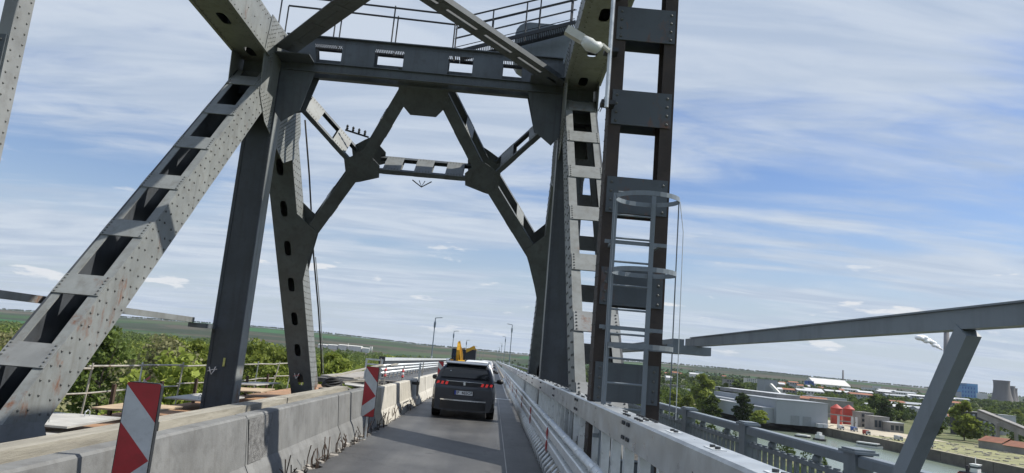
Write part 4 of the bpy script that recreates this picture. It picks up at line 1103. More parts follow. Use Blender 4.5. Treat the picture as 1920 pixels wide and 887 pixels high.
        npl = MB().box(x - .26, x + .26, y - .042, y - .036, .675, .785).build('number_plate', M['plate_white'], t)
        MB().box(x - .26, x - .215, y - .045, y - .0425, .676, .784).build('euro_strip', M['plate_blue'], npl)
        if plate:
            cu = bpy.data.curves.new('plate_text', 'FONT'); cu.body = plate; cu.size = .115; cu.align_x = 'CENTER'; cu.align_y = 'CENTER'; cu.extrude = .001; cu.offset = .0016
            tmp = bpy.data.objects.new('plate_text', cu); COL.objects.link(tmp); dg_ = bpy.context.evaluated_depsgraph_get()
            me = bpy.data.meshes.new_from_object(tmp.evaluated_get(dg_)); bpy.data.objects.remove(tmp)
            me.transform(Matrix.Translation((x + .025, y - .0435, .729)) @ Matrix.Rotation(math.pi / 2, 4, 'X')); me.materials.clear(); me.materials.append(M['blackplastic'])
            to = bpy.data.objects.new('plate_lettering', me); COL.objects.link(to); adopt(to, npl)
        # emblem, exhaust, roof rails, spoiler, white triangle on the rear window, fin
        em = [(-.03, -.045), (.0, -.035), (.03, -.045), (.028, -.01), (.045, .0), (.02, .02), (.03, .05), (.0, .045), (-.02, .06), (-.025, .02), (-.045, .01), (-.02, -.01)]
        MB().prism([(x + a, y - .012, .985 + b) for a, b in em], (0, .02, 0)).build('emblem', M['chrome'], t)
        for s in (-1,): MB().box(x + s * .38 - .09, x + s * .38 + .09, y - .03, y + .05, .29, .335).build('exhaust', M['chrome'], t)
        sp_ = MB(); sy, sz = y + .50 * Lc / 4.45, topz(.72) ; sp_.prism([(x - .60, sy, sz - .005), (x + .60, sy, sz - .005), (x + .66, sy + .40, sz + .045), (x - .66, sy + .40, sz + .045)], (0, 0, .025)); sp_.build('spoiler', paint, t)
        for s in (-1, 1): MB().tube([(x + s * .63, y + .9, 1.60), (x + s * .64, y + 1.0, 1.65), (x + s * .64, y + 2.4, 1.65), (x + s * .63, y + 2.55, 1.60)], .018, 6).build('roof_rail', M['chrome'], t)
        zt = topz(.40); MB().prism([(x - .50, y + .375, zt - .055), (x - .36, y + .375, zt - .045), (x - .45, y + .405, zt + .06)], (0, -.004, 0)).build('sticker', M['plate_white'], t)  # plain white triangle lying on the rear window
    else:
        for s in (-1, 1):
            b = MB(); cx_ = x + s * hw * .80; b.box(cx_ - .13, cx_ + .13, y - .03, y + .1, .78, .95); b.build('tail_lamp', M['tail_lit'] if lit else M['tail_red'], t)
        MB().box(x - .26, x + .26, y - .05, y - .02, .62, .74).build('number_plate', M['plate_white'], t)
    return t
def car_paint(name, col, metal=.5, rough=.3):
    m, nt, N, L, b = _nodes(name); b.inputs['Base Color'].default_value = (*col, 1); b.inputs['Metallic'].default_value = metal; b.inputs['Roughness'].default_value = rough
    b.inputs['Coat Weight'].default_value = .6; b.inputs['Coat Roughness'].default_value = .08
    return m
car('dark grey hatchback suv with three-claw red tail lamps, nearest car ahead', -.765, 20.9, car_paint('dark_grey_car_paint', (.045, .048, .055)), plate='IF  46SOF')
car('white car just ahead of the dark suv', -.80, 36.5, car_paint('white_car_paint', (.72, .72, .70), 0), W=1.8, H=1.62, detail=False)
car('dark blue car ahead of the white car', -.85, 47.0, car_paint('blue_car_paint', (.04, .05, .08)), W=1.78, H=1.45, detail=False)
car('silver car far ahead in the queue, before the lorry', -.85, 66.0, car_paint('silver_car_paint', (.45, .46, .47)), W=1.8, H=1.5, detail=False)
car('pale car farthest ahead in the queue', -.85, 98.0, car_paint('pale_car_paint', (.6, .6, .58), 0), W=1.8, H=1.5, detail=False)
# yellow digger with folded boom, on the far lane
M['digger'] = material('yellow_machine_paint', (.62, .33, .02), .45, 0, .15, 4, dirt=((.25, .16, .05), .5)); M['orange'] = material('orange_machine_paint', (.60, .22, .02), .45, 0, .15, 4, dirt=((.25, .12, .05), .5))
def digger(x, y):
    t = thing('digger', 'yellow backhoe digger with its boom folded up on the far lane', 'digger', (x, y, 0))
    T = V((x, y, 0)); B = lambda a, b, c, d, e, f: (x + a, x + b, y + c, y + d, e, f)
    MB().box(*B(-.9, .9, .6, 3.6, .6, 1.35)).build('body', M['digger'], t)
    MB().box(*B(-.75, .75, 3.6, 5.2, .7, 1.5)).build('bonnet', M['digger'], t)
    cab = MB(); cab.prism([(x - .82, y + .8, 1.35), (x - .82, y + 2.8, 1.35), (x - .72, y + 2.5, 2.65), (x - .72, y + 1.0, 2.65)], (1.5, 0, 0)); cb_ = cab.build('cab', M['glass'], t)
    MB().box(*B(-.82, .82, .85, 2.65, 2.655, 2.80)).build('roof', M['sheet'], cb_)
    for a, c in ((-.80, .82), (.74, .82), (-.80, 2.5), (.74, 2.5)): MB().box(*B(a, a + .1, c, c + .1, 1.35, 2.655)).build('pillar', M['blackplastic'], cb_)
    for s in (-1, 1):
        for yy, r_ in ((1.2, .72), (4.4, .45)): MB().cyl((x + s * .72, y + yy, r_), (x + s * 1.08, y + yy, r_), r_, n=18).build('wheel', M['tyre'], t)
        MB().bar((x + s * .85, y + .4, 1.1), (x + s * 1.05, y + .2, .05), .18, .18).build('stabiliser', M['digger'], t)
    bo = MB(); bo.prism([(x - .18, y + .35, .9), (x - .18, y - .05, 1.0), (x - .18, y - .55, 1.9), (x - .18, y - .62, 2.5), (x - .18, y - .05, 3.45), (x - .18, y + .28, 3.5), (x - .18, y + .1, 3.0), (x - .18, y - .18, 2.35), (x - .18, y - .1, 1.9)], (.36, 0, 0)); bo.build('boom', M['digger'], t)
    st_ = MB(); st_.prism([(x - .10, y + .12, 3.55), (x + .12, y - .06, 3.62), (x + .62, y - .5, 2.0), (x + .66, y - .62, 1.35), (x + .36, y - .62, 1.3), (x + .25, y - .5, 1.9)], (0, .3, 0)); st_.build('dipper_arm', M['digger'], t)
    MB().cyl((x + .05, y - .3, 2.2), (x + .1, y + .1, 3.3), .07, n=8).build('ram', M['chrome'], t)
    MB().prism([(x + .1, y - .45, 1.35), (x + .1, y - 1.0, 1.25), (x + .1, y - 1.0, .75), (x + .1, y - .6, .45), (x + .1, y - .25, .8)], (.8, 0, 0)).build('bucket', M['digger'], t)
    MB().box(*B(-.5, .5, .1, .35, 1.0, 1.75)).build('slew_plate', M['dark_metal'], t)
    return t
digger(-4.35, 88)
lo = thing('tipper_lorry', 'dark tipper lorry with raised yellow tailboard beyond the digger', 'lorry', (-4.1, 108, 0))
B = lambda a, b, c, d, e, f: (-3.9 + a, -3.9 + b, 108 + c, 108 + d, e, f)
MB().box(*B(-1.2, 1.2, 0, 4.6, 1.2, 2.9)).build('tipper_body', M['dark_metal'], lo)
tbm = MB(); tbm.bar((-4.2, 107.9, 2.6), (-2.9, 107.9, 3.35), .2, .45, up=(0, 0, 1)); tbm.build('tailboard', M['digger'], lo)
MB().box(*B(-1.15, 1.15, 4.8, 6.6, .8, 3.1)).build('cab', M['digger'], lo)
MB().box(*B(-1.0, 1.0, -.03, 0, .9, 1.15)).build('tail_lamps', M['tail_red'], lo)
for s in (-1, 1):
    for yy in (.9, 2.1, 5.6): MB().cyl((-3.9 + s * .75, 108 + yy, .5), (-3.9 + s * 1.15, 108 + yy, .5), .5, n=16).build('wheel', M['tyre'], lo)
# ------------------------------------------------------------------ terrain, river, hills
def smooth(a, b, x): t = min(1, max(0, (x - a) / (b - a))); return t * t * (3 - 2 * t)
_cx = [-3675, -2550, -1740, -1333, -515, 302, 1284, 2108, 3182, 4053, 5200]; _cz = [57, 80, 90, 88, 60, 56, 80, 76, 66, 58, 50]
def crest(x, y):
    k = 5500.0 / max(y, 800); return float(np.interp(x * k, _cx, _cz))
def gz(x, y):
    base = -27.5 if x < 128 else -26.0
    if 128 <= x < 135 and y < 662: base = -27.5 - (x - 128)
    elif 135 <= x < 238 and y < 662: base = -34.5
    base += 21 * smooth(670, 1750, y) * smooth(120, 320, x)
    h_ = smooth(1900, 5500, y) * .55 + smooth(2900, 5500, y) * .45
    z = base + (crest(x, y) - base) * h_ * (1 if y < 5500 else 1 - .35 * smooth(5500, 9000, y))
    if y > 2200: z += 5 * math.sin(x * .0031 + y * .0017) * smooth(2200, 3500, y) * (1 - smooth(4600, 5500, y))
    return z
xs = sorted(set([-14000, -9000, -7000] + list(range(-6000, 7001, 250)) + [9000, 14000] + [-120, -60, 0, 60, 110, 128, 131, 135, 237.9, 238, 300, 360, 430]))
ys = sorted(set([-3000, -1000, -300, 0, 100, 200, 300, 400, 500, 600, 655, 661.9, 662, 700, 800, 1000, 1250] + list(range(1500, 6001, 150)) + [6600, 7500, 9000]))
vs = [(x, y, gz(x, y)) for y in ys for x in xs]; nx = len(xs)
fs = [(j * nx + i, j * nx + i + 1, (j + 1) * nx + i + 1, (j + 1) * nx + i) for j in range(len(ys) - 1) for i in range(nx - 1)]
def land_mat():
    m, nt, N, L, b = _nodes('land_fields')
    geo = N.new('ShaderNodeNewGeometry'); sep = N.new('ShaderNodeSeparateXYZ'); L.new(geo.outputs['Position'], sep.inputs[0])
    mp = N.new('ShaderNodeMapping'); mp.inputs['Scale'].default_value = (1 / 950, 1 / 420, 0); mp.inputs['Rotation'].default_value = (0, 0, .12); L.new(geo.outputs['Position'], mp.inputs[0])
    vo = N.new('ShaderNodeTexVoronoi'); vo.inputs['Scale'].default_value = 1.0; vo.inputs['Randomness'].default_value = .8; L.new(mp.outputs[0], vo.inputs['Vector'])
    sc = N.new('ShaderNodeSeparateColor'); L.new(vo.outputs['Color'], sc.inputs[0])
    r = N.new('ShaderNodeValToRGB'); r.color_ramp.interpolation = 'CONSTANT'; L.new(sc.outputs[0], r.inputs[0])
    cols = [(0, (.032, .07, .022)), (.28, (.068, .062, .042)), (.46, (.028, .098, .03)), (.62, (.092, .08, .058)), (.78, (.055, .08, .036)), (.92, (.03, .042, .022))]
    e = r.color_ramp.elements; e[0].position, e[0].color = cols[0][0], (*cols[0][1], 1); e[1].position, e[1].color = cols[1][0], (*cols[1][1], 1)
    for p_, c_ in cols[2:]: q = e.new(p_); q.color = (*c_, 1)
    n = N.new('ShaderNodeTexNoise'); n.inputs['Scale'].default_value = .0022; n.inputs['Detail'].default_value = 7; n.inputs['Roughness'].default_value = .62; L.new(geo.outputs['Position'], n.inputs['Vector'])
    wr_ = N.new('ShaderNodeMapRange'); L.new(n.outputs['Fac'], wr_.inputs[0]); wr_.inputs[1].default_value = .51; wr_.inputs[2].default_value = .55
    mx = N.new('ShaderNodeMix'); mx.data_type = 'RGBA'; L.new(wr_.outputs[0], mx.inputs[0]); L.new(r.outputs[0], mx.inputs[6]); mx.inputs[7].default_value = (.035, .048, .026, 1)
    # near ground: rough grass and earth
    n2 = N.new('ShaderNodeTexNoise'); n2.inputs['Scale'].default_value = .05; n2.inputs['Detail'].default_value = 9; L.new(geo.outputs['Position'], n2.inputs['Vector'])
    r2 = N.new('ShaderNodeValToRGB'); L.new(n2.outputs['Fac'], r2.inputs[0]); e2 = r2.color_ramp.elements
    e2[0].position, e2[0].color = .35, (.055, .085, .03, 1); e2[1].position, e2[1].color = .68, (.20, .19, .11, 1)
    far = N.new('ShaderNodeMapRange'); L.new(sep.outputs[1], far.inputs[0]); far.inputs[1].default_value = 1900; far.inputs[2].default_value = 2400
    mx2 = N.new('ShaderNodeMix'); mx2.data_type = 'RGBA'; L.new(far.outputs[0], mx2.inputs[0]); L.new(r2.outputs[0], mx2.inputs[6]); L.new(mx.outputs[2], mx2.inputs[7])
    L.new(mx2.outputs[2], b.inputs['Base Color']); b.inputs['Roughness'].default_value = .95; b.inputs['Specular IOR Level'].default_value = .1
    return m
MB().add(vs, fs).build('ground', land_mat(), kind='structure', smooth=False)
def water_mat():
    m, nt, N, L, b = _nodes('harbour_water'); b.inputs['Base Color'].default_value = (.17, .205, .155, 1); b.inputs['Roughness'].default_value = .22
    geo = N.new('ShaderNodeNewGeometry'); n = N.new('ShaderNodeTexNoise'); n.inputs['Scale'].default_value = .5; n.inputs['Detail'].default_value = 6; L.new(geo.outputs['Position'], n.inputs['Vector'])
    bp = N.new('ShaderNodeBump'); bp.inputs['Strength'].default_value = .25; bp.inputs['Distance'].default_value = .3; L.new(n.outputs['Fac'], bp.inputs['Height']); L.new(bp.outputs[0], b.inputs['Normal']); return m
MB().add([(124, -2900, -31), (239, -2900, -31), (239, 664, -31), (124, 664, -31)], [(0, 1, 2, 3)]).build('river', water_mat(), kind='structure')
M['quay'] = material('stained_quay_concrete', (.13, .115, .095), .9, 0, .4, .12, dirt=((.05, .045, .04), .6))
M['apron'] = material('pale_dusty_ground', (.42, .37, .28), .9, 0, .25, .05, dirt=((.28, .26, .17), .6))
M['scrub'] = material('dry_scrub_ground', (.20, .20, .09), .95, 0, .4, .06, dirt=((.33, .29, .19), .6))
q = thing('quay_wall', 'long stained concrete quay wall along the harbour basin', 'quay wall', (238, 400, -31))
for k in range(30):
    y0 = 60 + k * 20.0; MB().box(237.3, 238.4, y0 + .15, y0 + 19.85, -33, -25.9 + random.uniform(-.15, .15)).build('wall_block', M['quay'], q)
MB().box(237.6, 239.4, 60, 660, -25.75, -25.5).build('coping', M['apron'], q)
MB().box(239.4, 300, 470, 661, -26, -25.9).build('pavement', M['apron'], kind='structure')
MB().box(239.4, 330, 330, 469.9, -26, -25.92).build('pavement', M['scrub'], kind='structure')
m = MB()
for i in range(500):
    p = V((random.uniform(240, 330), random.uniform(250, 640), -25.9)); r_ = random.uniform(.3, 1.4)
    if p.x > 262 and p.y > 470: continue
    a = random.uniform(0, 3); m.obox(p, V((math.cos(a), math.sin(a), 0)) * r_, V((-math.sin(a), math.cos(a), 0)) * r_ * .6, (0, 0, r_ * random.uniform(.1, .5)))
m.build('debris', material('quay_clutter', (.28, .26, .22), .8, 0, .7, .3), kind='stuff')

# ------------------------------------------------------------------ vegetation
def leaf_mat(name, a, b_, objrand=.25):
    m, nt, N, L, bs = _nodes(name); geo = N.new('ShaderNodeNewGeometry')
    n = N.new('ShaderNodeTexNoise'); n.inputs['Scale'].default_value = .35; n.inputs['Detail'].default_value = 3; L.new(geo.outputs['Position'], n.inputs['Vector'])
    ri = N.new('ShaderNodeMath'); ri.operation = 'MULTIPLY_ADD'; L.new(geo.outputs['Random Per Island'], ri.inputs[0]); ri.inputs[1].default_value = .5; L.new(n.outputs['Fac'], ri.inputs[2])
    mr = N.new('ShaderNodeMapRange'); L.new(ri.outputs[0], mr.inputs[0]); mr.inputs[1].default_value = .4; mr.inputs[2].default_value = 1.1
    mx = N.new('ShaderNodeMix'); mx.data_type = 'RGBA'; L.new(mr.outputs[0], mx.inputs[0]); mx.inputs[6].default_value = (*a, 1); mx.inputs[7].default_value = (*b_, 1)
    oi = N.new('ShaderNodeObjectInfo'); hs = N.new('ShaderNodeHueSaturation'); L.new(mx.outputs[2], hs.inputs['Color'])
    v = N.new('ShaderNodeMapRange'); L.new(oi.outputs['Random'], v.inputs[0]); v.inputs[3].default_value = 1 - objrand; v.inputs[4].default_value = 1 + objrand; L.new(v.outputs[0], hs.inputs['Value'])
    L.new(hs.outputs[0], bs.inputs['Base Color']); bs.inputs['Roughness'].default_value = .7; bs.inputs['Specular IOR Level'].default_value = .2
    tr_ = N.new('ShaderNodeBsdfTranslucent'); L.new(hs.outputs[0], tr_.inputs['Color']); ms = N.new('ShaderNodeMixShader'); ms.inputs[0].default_value = .38
    L.new(bs.outputs[0], ms.inputs[1]); L.new(tr_.outputs[0], ms.inputs[2]); L.new(ms.outputs[0], N['Material Output'].inputs['Surface']); return m
M['leaf_bright'] = leaf_mat('spring_leaves', (.14, .175, .03), (.28, .33, .07)); M['leaf_mid'] = leaf_mat('mid_green_leaves', (.06, .09, .02), (.135, .18, .042))
M['leaf_pale'] = leaf_mat('pale_willow_leaves', (.20, .20, .095), (.34, .335, .17)); M['leaf_dark'] = leaf_mat('dark_leaves', (.036, .056, .018), (.085, .12, .036))
M['bark'] = material('bark', (.10, .08, .06), .9, 0, .3, 2)
def leaf_cloud(P, S, rng, up=.3):
    # one quad per point, random orientation
    n = len(P); d = rng.normal(size=(n, 3)); d[:, 2] += up; d /= np.linalg.norm(d, axis=1)[:, None]
    t = rng.normal(size=(n, 3)); t -= d * (t * d).sum(1)[:, None]; t /= np.linalg.norm(t, axis=1)[:, None]; b = np.cross(d, t)
    S = np.asarray(S)[:, None]; a1 = t * S; b1 = b * S * rng.uniform(.5, .9, (n, 1))
    v = np.stack([P - a1 - b1 * .4, P + a1 * .2 - b1, P + a1 + b1 * .3, P - a1 * .1 + b1], 1).reshape(-1, 3)
    return v
def quads_obj(name, v):
    n = len(v) // 4; me = bpy.data.meshes.new(name); me.vertices.add(len(v)); me.vertices.foreach_set('co', v.astype(np.float32).ravel())
    me.loops.add(4 * n); me.loops.foreach_set('vertex_index', np.arange(4 * n, dtype=np.int32)); me.polygons.add(n)
    me.polygons.foreach_set('loop_start', np.arange(0, 4 * n, 4, dtype=np.int32)); me.update(calc_edges=True); return me
def crown_mesh(seed, H, Rr, zb, nl, leaf, lumps=26, shape=1.0):
    rng = np.random.default_rng(seed); P = []; S = []
    for i in range(lumps):
        f = (i + rng.uniform(.2, .8)) / lumps; z = zb + (H - zb) * f
        prof = (math.sin(math.pi * min(1, (.12 + .83 * f)) ** (.75 * shape))) ** .7
        rr = Rr * prof * rng.uniform(.25, .95); a = rng.uniform(0, 2 * math.pi)
        c = np.array([rr * math.cos(a), rr * math.sin(a), z]); s = Rr * rng.uniform(.26, .46) * (.55 + .45 * prof)
        k = nl // lumps; d = rng.normal(size=(k, 3)); d /= np.linalg.norm(d, axis=1)[:, None]
        P.append(c + d * s * rng.uniform(.55, 1.08, (k, 1)) * np.array([1, 1, .8])); S.append(rng.uniform(leaf * .6, leaf * 1.2, k))
    return quads_obj('crown', leaf_cloud(np.concatenate(P), np.concatenate(S), rng))
def trunk_mesh(seed, H, zb, r):
    rng = random.Random(seed); m = MB(); pts = [(rng.uniform(-.3, .3) * i * .3, rng.uniform(-.3, .3) * i * .3, H * .8 * i / 6) for i in range(7)]
    m.tube(pts, [r * (1 - .13 * i) for i in range(7)], 7)
    for k in range(7):
        i = rng.randint(2, 5); a = rng.uniform(0, 6.28); p = V(pts[i]); l = H * rng.uniform(.12, .24)
        m.tube([p, p + V((math.cos(a), math.sin(a), .8)) * l * .5, p + V((math.cos(a), math.sin(a), 1.1)) * l], [r * .4, r * .28, r * .12], 5)
    me = m.mesh('trunk'); me.materials.append(M['bark']); return me
KINDS = {}
for k, (seed, H, Rr, zb, nl, leaf, lumps, mat) in {'round_far': (11, 20, 6.4, 2.5, 2600, .95, 30, 'leaf_bright'), 'tall_far': (12, 24, 5.2, 3, 2400, .95, 30, 'leaf_bright'), 'dark_far': (14, 20, 6.4, 2, 2600, .95, 30, 'leaf_mid'), 'broad_far': (15, 17, 7.2, 1.5, 2600, .95, 32, 'leaf_bright'), 'deep_far': (17, 21, 6.4, 2, 2600, .95, 30, 'leaf_dark'), 'bush_far': (16, 6, 3.6, .2, 700, .6, 14, 'leaf_mid'), 'round': (1, 20, 6.2, 4, 3800, .42, 34, 'leaf_bright'), 'tall': (2, 24, 5.2, 4, 4000, .42, 38, 'leaf_bright'), 'willow': (3, 22, 7.5, 4, 5200, .34, 44, 'leaf_pale'),
                                                    'dark': (4, 20, 6.0, 3, 3600, .46, 32, 'leaf_mid'), 'broad': (5, 17, 7.0, 2.5, 4200, .44, 40, 'leaf_bright'), 'bush': (6, 6, 3.6, .3, 1200, .34, 16, 'leaf_mid'), 'deep': (7, 21, 6.4, 2.5, 4200, .44, 38, 'leaf_dark')}.items():
    c = crown_mesh(seed, H, Rr, zb, nl, leaf, lumps); c.materials.append(M[mat]); KINDS[k] = (c, trunk_mesh(seed, H, zb, .32), H)
def tree(kind, x, y, z, h, label, group, rz=None, wide=1.0):
    c, tm, H = KINDS[kind]; s = h / H
    t = thing('bush' if kind.startswith('bush') else 'tree', label, 'bush' if kind.startswith('bush') else 'tree', (x, y, z), group); t.rotation_euler = (0, 0, random.uniform(0, 6.28) if rz is None else rz); t.scale = (s * wide, s * wide, s)
    for nm, me in (('crown', c), ('trunk', tm)):
        o = bpy.data.objects.new(nm, me); COL.objects.link(o); o.parent = t
    return t
LT = [(-52, 62, 22, 'broad'), (-60, 92, 25.5, 'round'), (-78, 118, 26, 'willow'), (-62, 138, 27, 'willow'), (-92, 96, 25, 'round'), (-110, 130, 26, 'tall'), (-48, 112, 24.5, 'broad'), (-40, 84, 21, 'round'),
      (-36, 122, 25.0, 'tall'), (-28, 96, 22.5, 'dark'), (-47, 165, 26.5, 'tall'), (-34, 158, 26, 'round'), (-24, 132, 24, 'broad'), (-21, 168, 25, 'round'), (-70, 170, 27, 'tall'), (-95, 180, 28, 'dark'), (-130, 175, 27.5, 'round'),
      (-140, 130, 26, 'broad'), (-120, 95, 24, 'willow'), (-17, 205, 25, 'dark'), (-30, 215, 26, 'tall'), (-50, 225, 26.5, 'round'), (-75, 235, 27, 'broad'), (-105, 240, 27, 'tall'), (-140, 250, 27, 'dark'), (-180, 230, 27, 'round'),
      (-165, 185, 27, 'tall'), (-26, 66, 17, 'broad'), (-34, 52, 17, 'round'), (-20, 250, 24, 'round'), (-38, 275, 25, 'broad'), (-62, 290, 26, 'dark'), (-90, 300, 26, 'tall'), (-125, 310, 26, 'round'), (-170, 300, 26, 'tall'), (-215, 285, 26, 'round')]
desc = {'broad': 'broad bright green tree', 'round': 'bright green round tree', 'willow': 'pale yellowish willow', 'tall': 'tall fresh green tree', 'dark': 'darker green tree', 'bush': 'low bush'}
def where(x, y):
    u = CX + FPX * (RM @ np.array([x, y, -2 - CAMH]))[0] / (RM @ np.array([x, y, -2 - CAMH]))[2]
    return 'left of the slanting diagonal' if u < 120 else 'behind the riveted diagonal' if u < 240 else 'between diagonal and dark column' if u < 390 else 'behind the dark column' if u < 450 else 'between dark column and end post' if u < 530 else 'behind the end post' if u < 600 else 'right of the end post'
SEEN = {}
for i, (x, y, h_, k) in enumerate(LT):
    row = 'front row' if y < 110 else 'middle row' if y < 200 else 'back row'
    lab = '%s, %s, %s of the wood' % (desc[k], where(x, y), row); SEEN[lab] = SEEN.get(lab, 0) + 1
    if SEEN[lab] > 1: lab += ', %s one' % ('farther' if SEEN[lab] == 2 else 'farthest')
    tree(k, x, y, -27.5, h_, lab, 'trees of the riverside wood')
# the wood beyond, one mass
def forest(name, mat, regions, label):
    rng = np.random.default_rng(abs(hash(name)) % 1000 if False else len(label)); Ps = []; Ss = []
    for (x0, x1, y0, y1, n, h0, h1, keep) in regions:
        X = rng.uniform(x0, x1, n * 2); Y = y0 + (y1 - y0) * rng.uniform(0, 1, n * 2) ** 1.0
        m_ = [keep(a, b) for a, b in zip(X, Y)]; X, Y = X[m_][:n], Y[m_][:n]
        for x, y in zip(X, Y):
            d = max(200, math.hypot(x, y)); k = int(np.clip(60000 / d, 26, 190)); lf = np.clip(d * .0016, .5, 3.2); hh = rng.uniform(h0, h1); Rr = hh * rng.uniform(.26, .4)
            dd = rng.normal(size=(k, 3)); dd /= np.linalg.norm(dd, axis=1)[:, None]; dd[:, 2] = np.abs(dd[:, 2]) * 1.1 - .25
            P = np.array([x, y, gz(x, y) + hh * .42]) + dd * np.array([Rr, Rr, hh * .48]) * rng.uniform(.75, 1.1, (k, 1)); Ps.append(P); Ss.append(rng.uniform(.7, 1.2, k) * lf)
    P = np.concatenate(Ps); me = quads_obj(name, leaf_cloud(P, np.concatenate(Ss), rng, .6)); me.materials.append(mat)
    o = bpy.data.objects.new(name, me); COL.objects.link(o); o['kind'] = 'stuff'; o['label'] = label; o['category'] = 'forest'; return o
left = lambda x, y: x < -12 and x > -y * .95 - 60
forest('forest', M['leaf_mid'], [(-700, -12, 290, 700, 620, 18, 26, left), (-1500, -12, 700, 1500, 900, 16, 24, left), (-2600, -20, 1500, 2500, 900, 14, 22, left)], 'green wood stretching back to the fields')
forest('forest', M['leaf_bright'], [(-600, -14, 260, 620, 320, 19, 27, left), (-1100, -12, 600, 1200, 260, 16, 23, left)], 'fresh green crowns scattered in the wood')
PADS = [(195, 300, 480, 690), (225, 420, 560, 720)]
rk = lambda x, y: x > 8 and x < y * .95 + 80 and not any(a < x < b and c < y < d for a, b, c, d in PADS) and not (118 < x < 242 and y < 668) and not (x > 238 and y < 560 and x < 330)
forest('forest', M['leaf_dark'], [(10, 1100, 690, 1300, 800, 9, 17, rk), (10, 2000, 1200, 2300, 1300, 9, 16, rk), (10, 3200, 2200, 3600, 900, 8, 16, rk), (330, 900, 420, 900, 260, 9, 16, rk), (10, 118, 250, 700, 140, 6, 12, rk), (60, 200, 500, 900, 160, 10, 17, rk)], 'dark scrubby trees between the harbour buildings')
forest('forest', M['leaf_mid'], [(10, 900, 660, 1300, 520, 10, 18, rk), (10, 1800, 1200, 2200, 700, 9, 17, rk), (60, 205, 480, 760, 170, 9, 18, rk), (300, 700, 480, 900, 160, 9, 18, rk), (8, 118, 60, 500, 150, 3, 8, rk), (8, 60, 300, 900, 120, 8, 16, rk)], 'mid green trees on the river bank and in the town')
ridge = lambda x, y: True
forest('forest', M['leaf_dark'], [(-3600, 4600, 5150, 5480, 1900, 8, 13, ridge)], 'dark tree line on the crest of the hills')

def RT(u, v, h_, kind, label, z=-26.0, d=None, wide=1.0):
    p = at_z(u, v, z) if d is None else at_y(u, v, d)
    tree(kind + '_far', p.x, p.y, z, h_, label, 'trees around the harbour', wide=wide)
RT(1318, 772, 30, 'round', 'large bright green tree on the bank, above the pedestrian railing', -27, wide=1.2)
RT(1358, 768, 24, 'deep', 'dark green tree right beside the large bright bank tree', -27)
RT(1392, 790, 19, 'deep', 'dark bushy tree left of the grey warehouse', -27, wide=1.3)
RT(1335, 786, 16, 'dark', 'round green tree in front of the large bank tree', -27, wide=1.3)
RT(1290, 778, 14, 'broad', 'light green bushy tree at the bank, nearest the column', -27)
RT(1262, 768, 15, 'broad', 'loose yellowish green bush tree right beside the column', -27)
RT(1425, 796, 9, 'broad', 'low spreading shrub trees beside the warehouse corner', -27, wide=1.8)
RT(1300, 745, 22, 'tall', 'slim green tree behind the large bank tree', -27)
p = at_z(1488, 772, -26); tree('dark_far', p.x, p.y + 180, -26, 26, 'wide green tree right behind the grey warehouse roof', 'trees around the harbour', wide=1.5)
RT(1660, 796, 22, 'deep', 'dark green tree behind the ruined block, left of the slanting strut', wide=1.2)
RT(1640, 785, 24, 'dark', 'broad green tree above the ruined block', wide=1.3)
RT(1688, 790, 18, 'dark', 'green tree touching the slanting strut')
RT(1756, 816, 14, 'dark', 'small green tree just right of the slanting strut', wide=1.2)
RT(1808, 826, 26, 'round', 'big lush green tree on the quay right of the strut', wide=1.15)
RT(1832, 824, 13, 'deep', 'darker tree behind the big lush quay tree')
RT(1908, 800, 20, 'broad', 'green tree at the picture edge behind the conveyor')
RT(1870, 843, 5, 'bush', 'small round bush before the red roofed shed')
RT(1905, 832, 6, 'bush', 'yellowish bush above the red roofed shed')
# ------------------------------------------------------------------ harbour buildings and town
M['wh_grey'] = material('grey_cladding', (.30, .32, .345), .6, 0, .08, .08, stretch=(1, 1, .2)); M['roof_light'] = material('pale_roof', (.50, .51, .52), .6, 0, .15, .05)
M['door_grey'] = material('roller_door', (.22, .235, .25), .5, 0, .1, 1); M['silo_red'] = material('red_silo_paint', (.36, .05, .035), .6, 0, .2, .3); M['conc_b'] = material('town_concrete', (.26, .25, .235), .9, 0, .25, .1, dirt=((.14, .13, .12), .5))
M['window_far'] = material('far_window_glass', (.04, .05, .06), .2, 0, .2, .2); M['white_b'] = material('white_render', (.58, .57, .54), .8, 0, .1, .1, dirt=((.4, .39, .37), .4)); M['blue_b'] = material('blue_cladding', (.10, .26, .46), .6, 0, .12, .05)
M['blue_d'] = material('deep_blue_cladding', (.03, .10, .35), .6, 0, .12, .05); M['brown_roof'] = material('red_tile_roof', (.26, .11, .065), .85, 0, .25, .2); M['tower'] = material('cooling_tower_concrete', (.15, .14, .135), .95, 0, .25, .012, stretch=(1, 1, .3), dirt=((.09, .085, .08), .5))
M['chim'] = material('chimney_concrete', (.15, .145, .15), .9, 0, .2, .02)
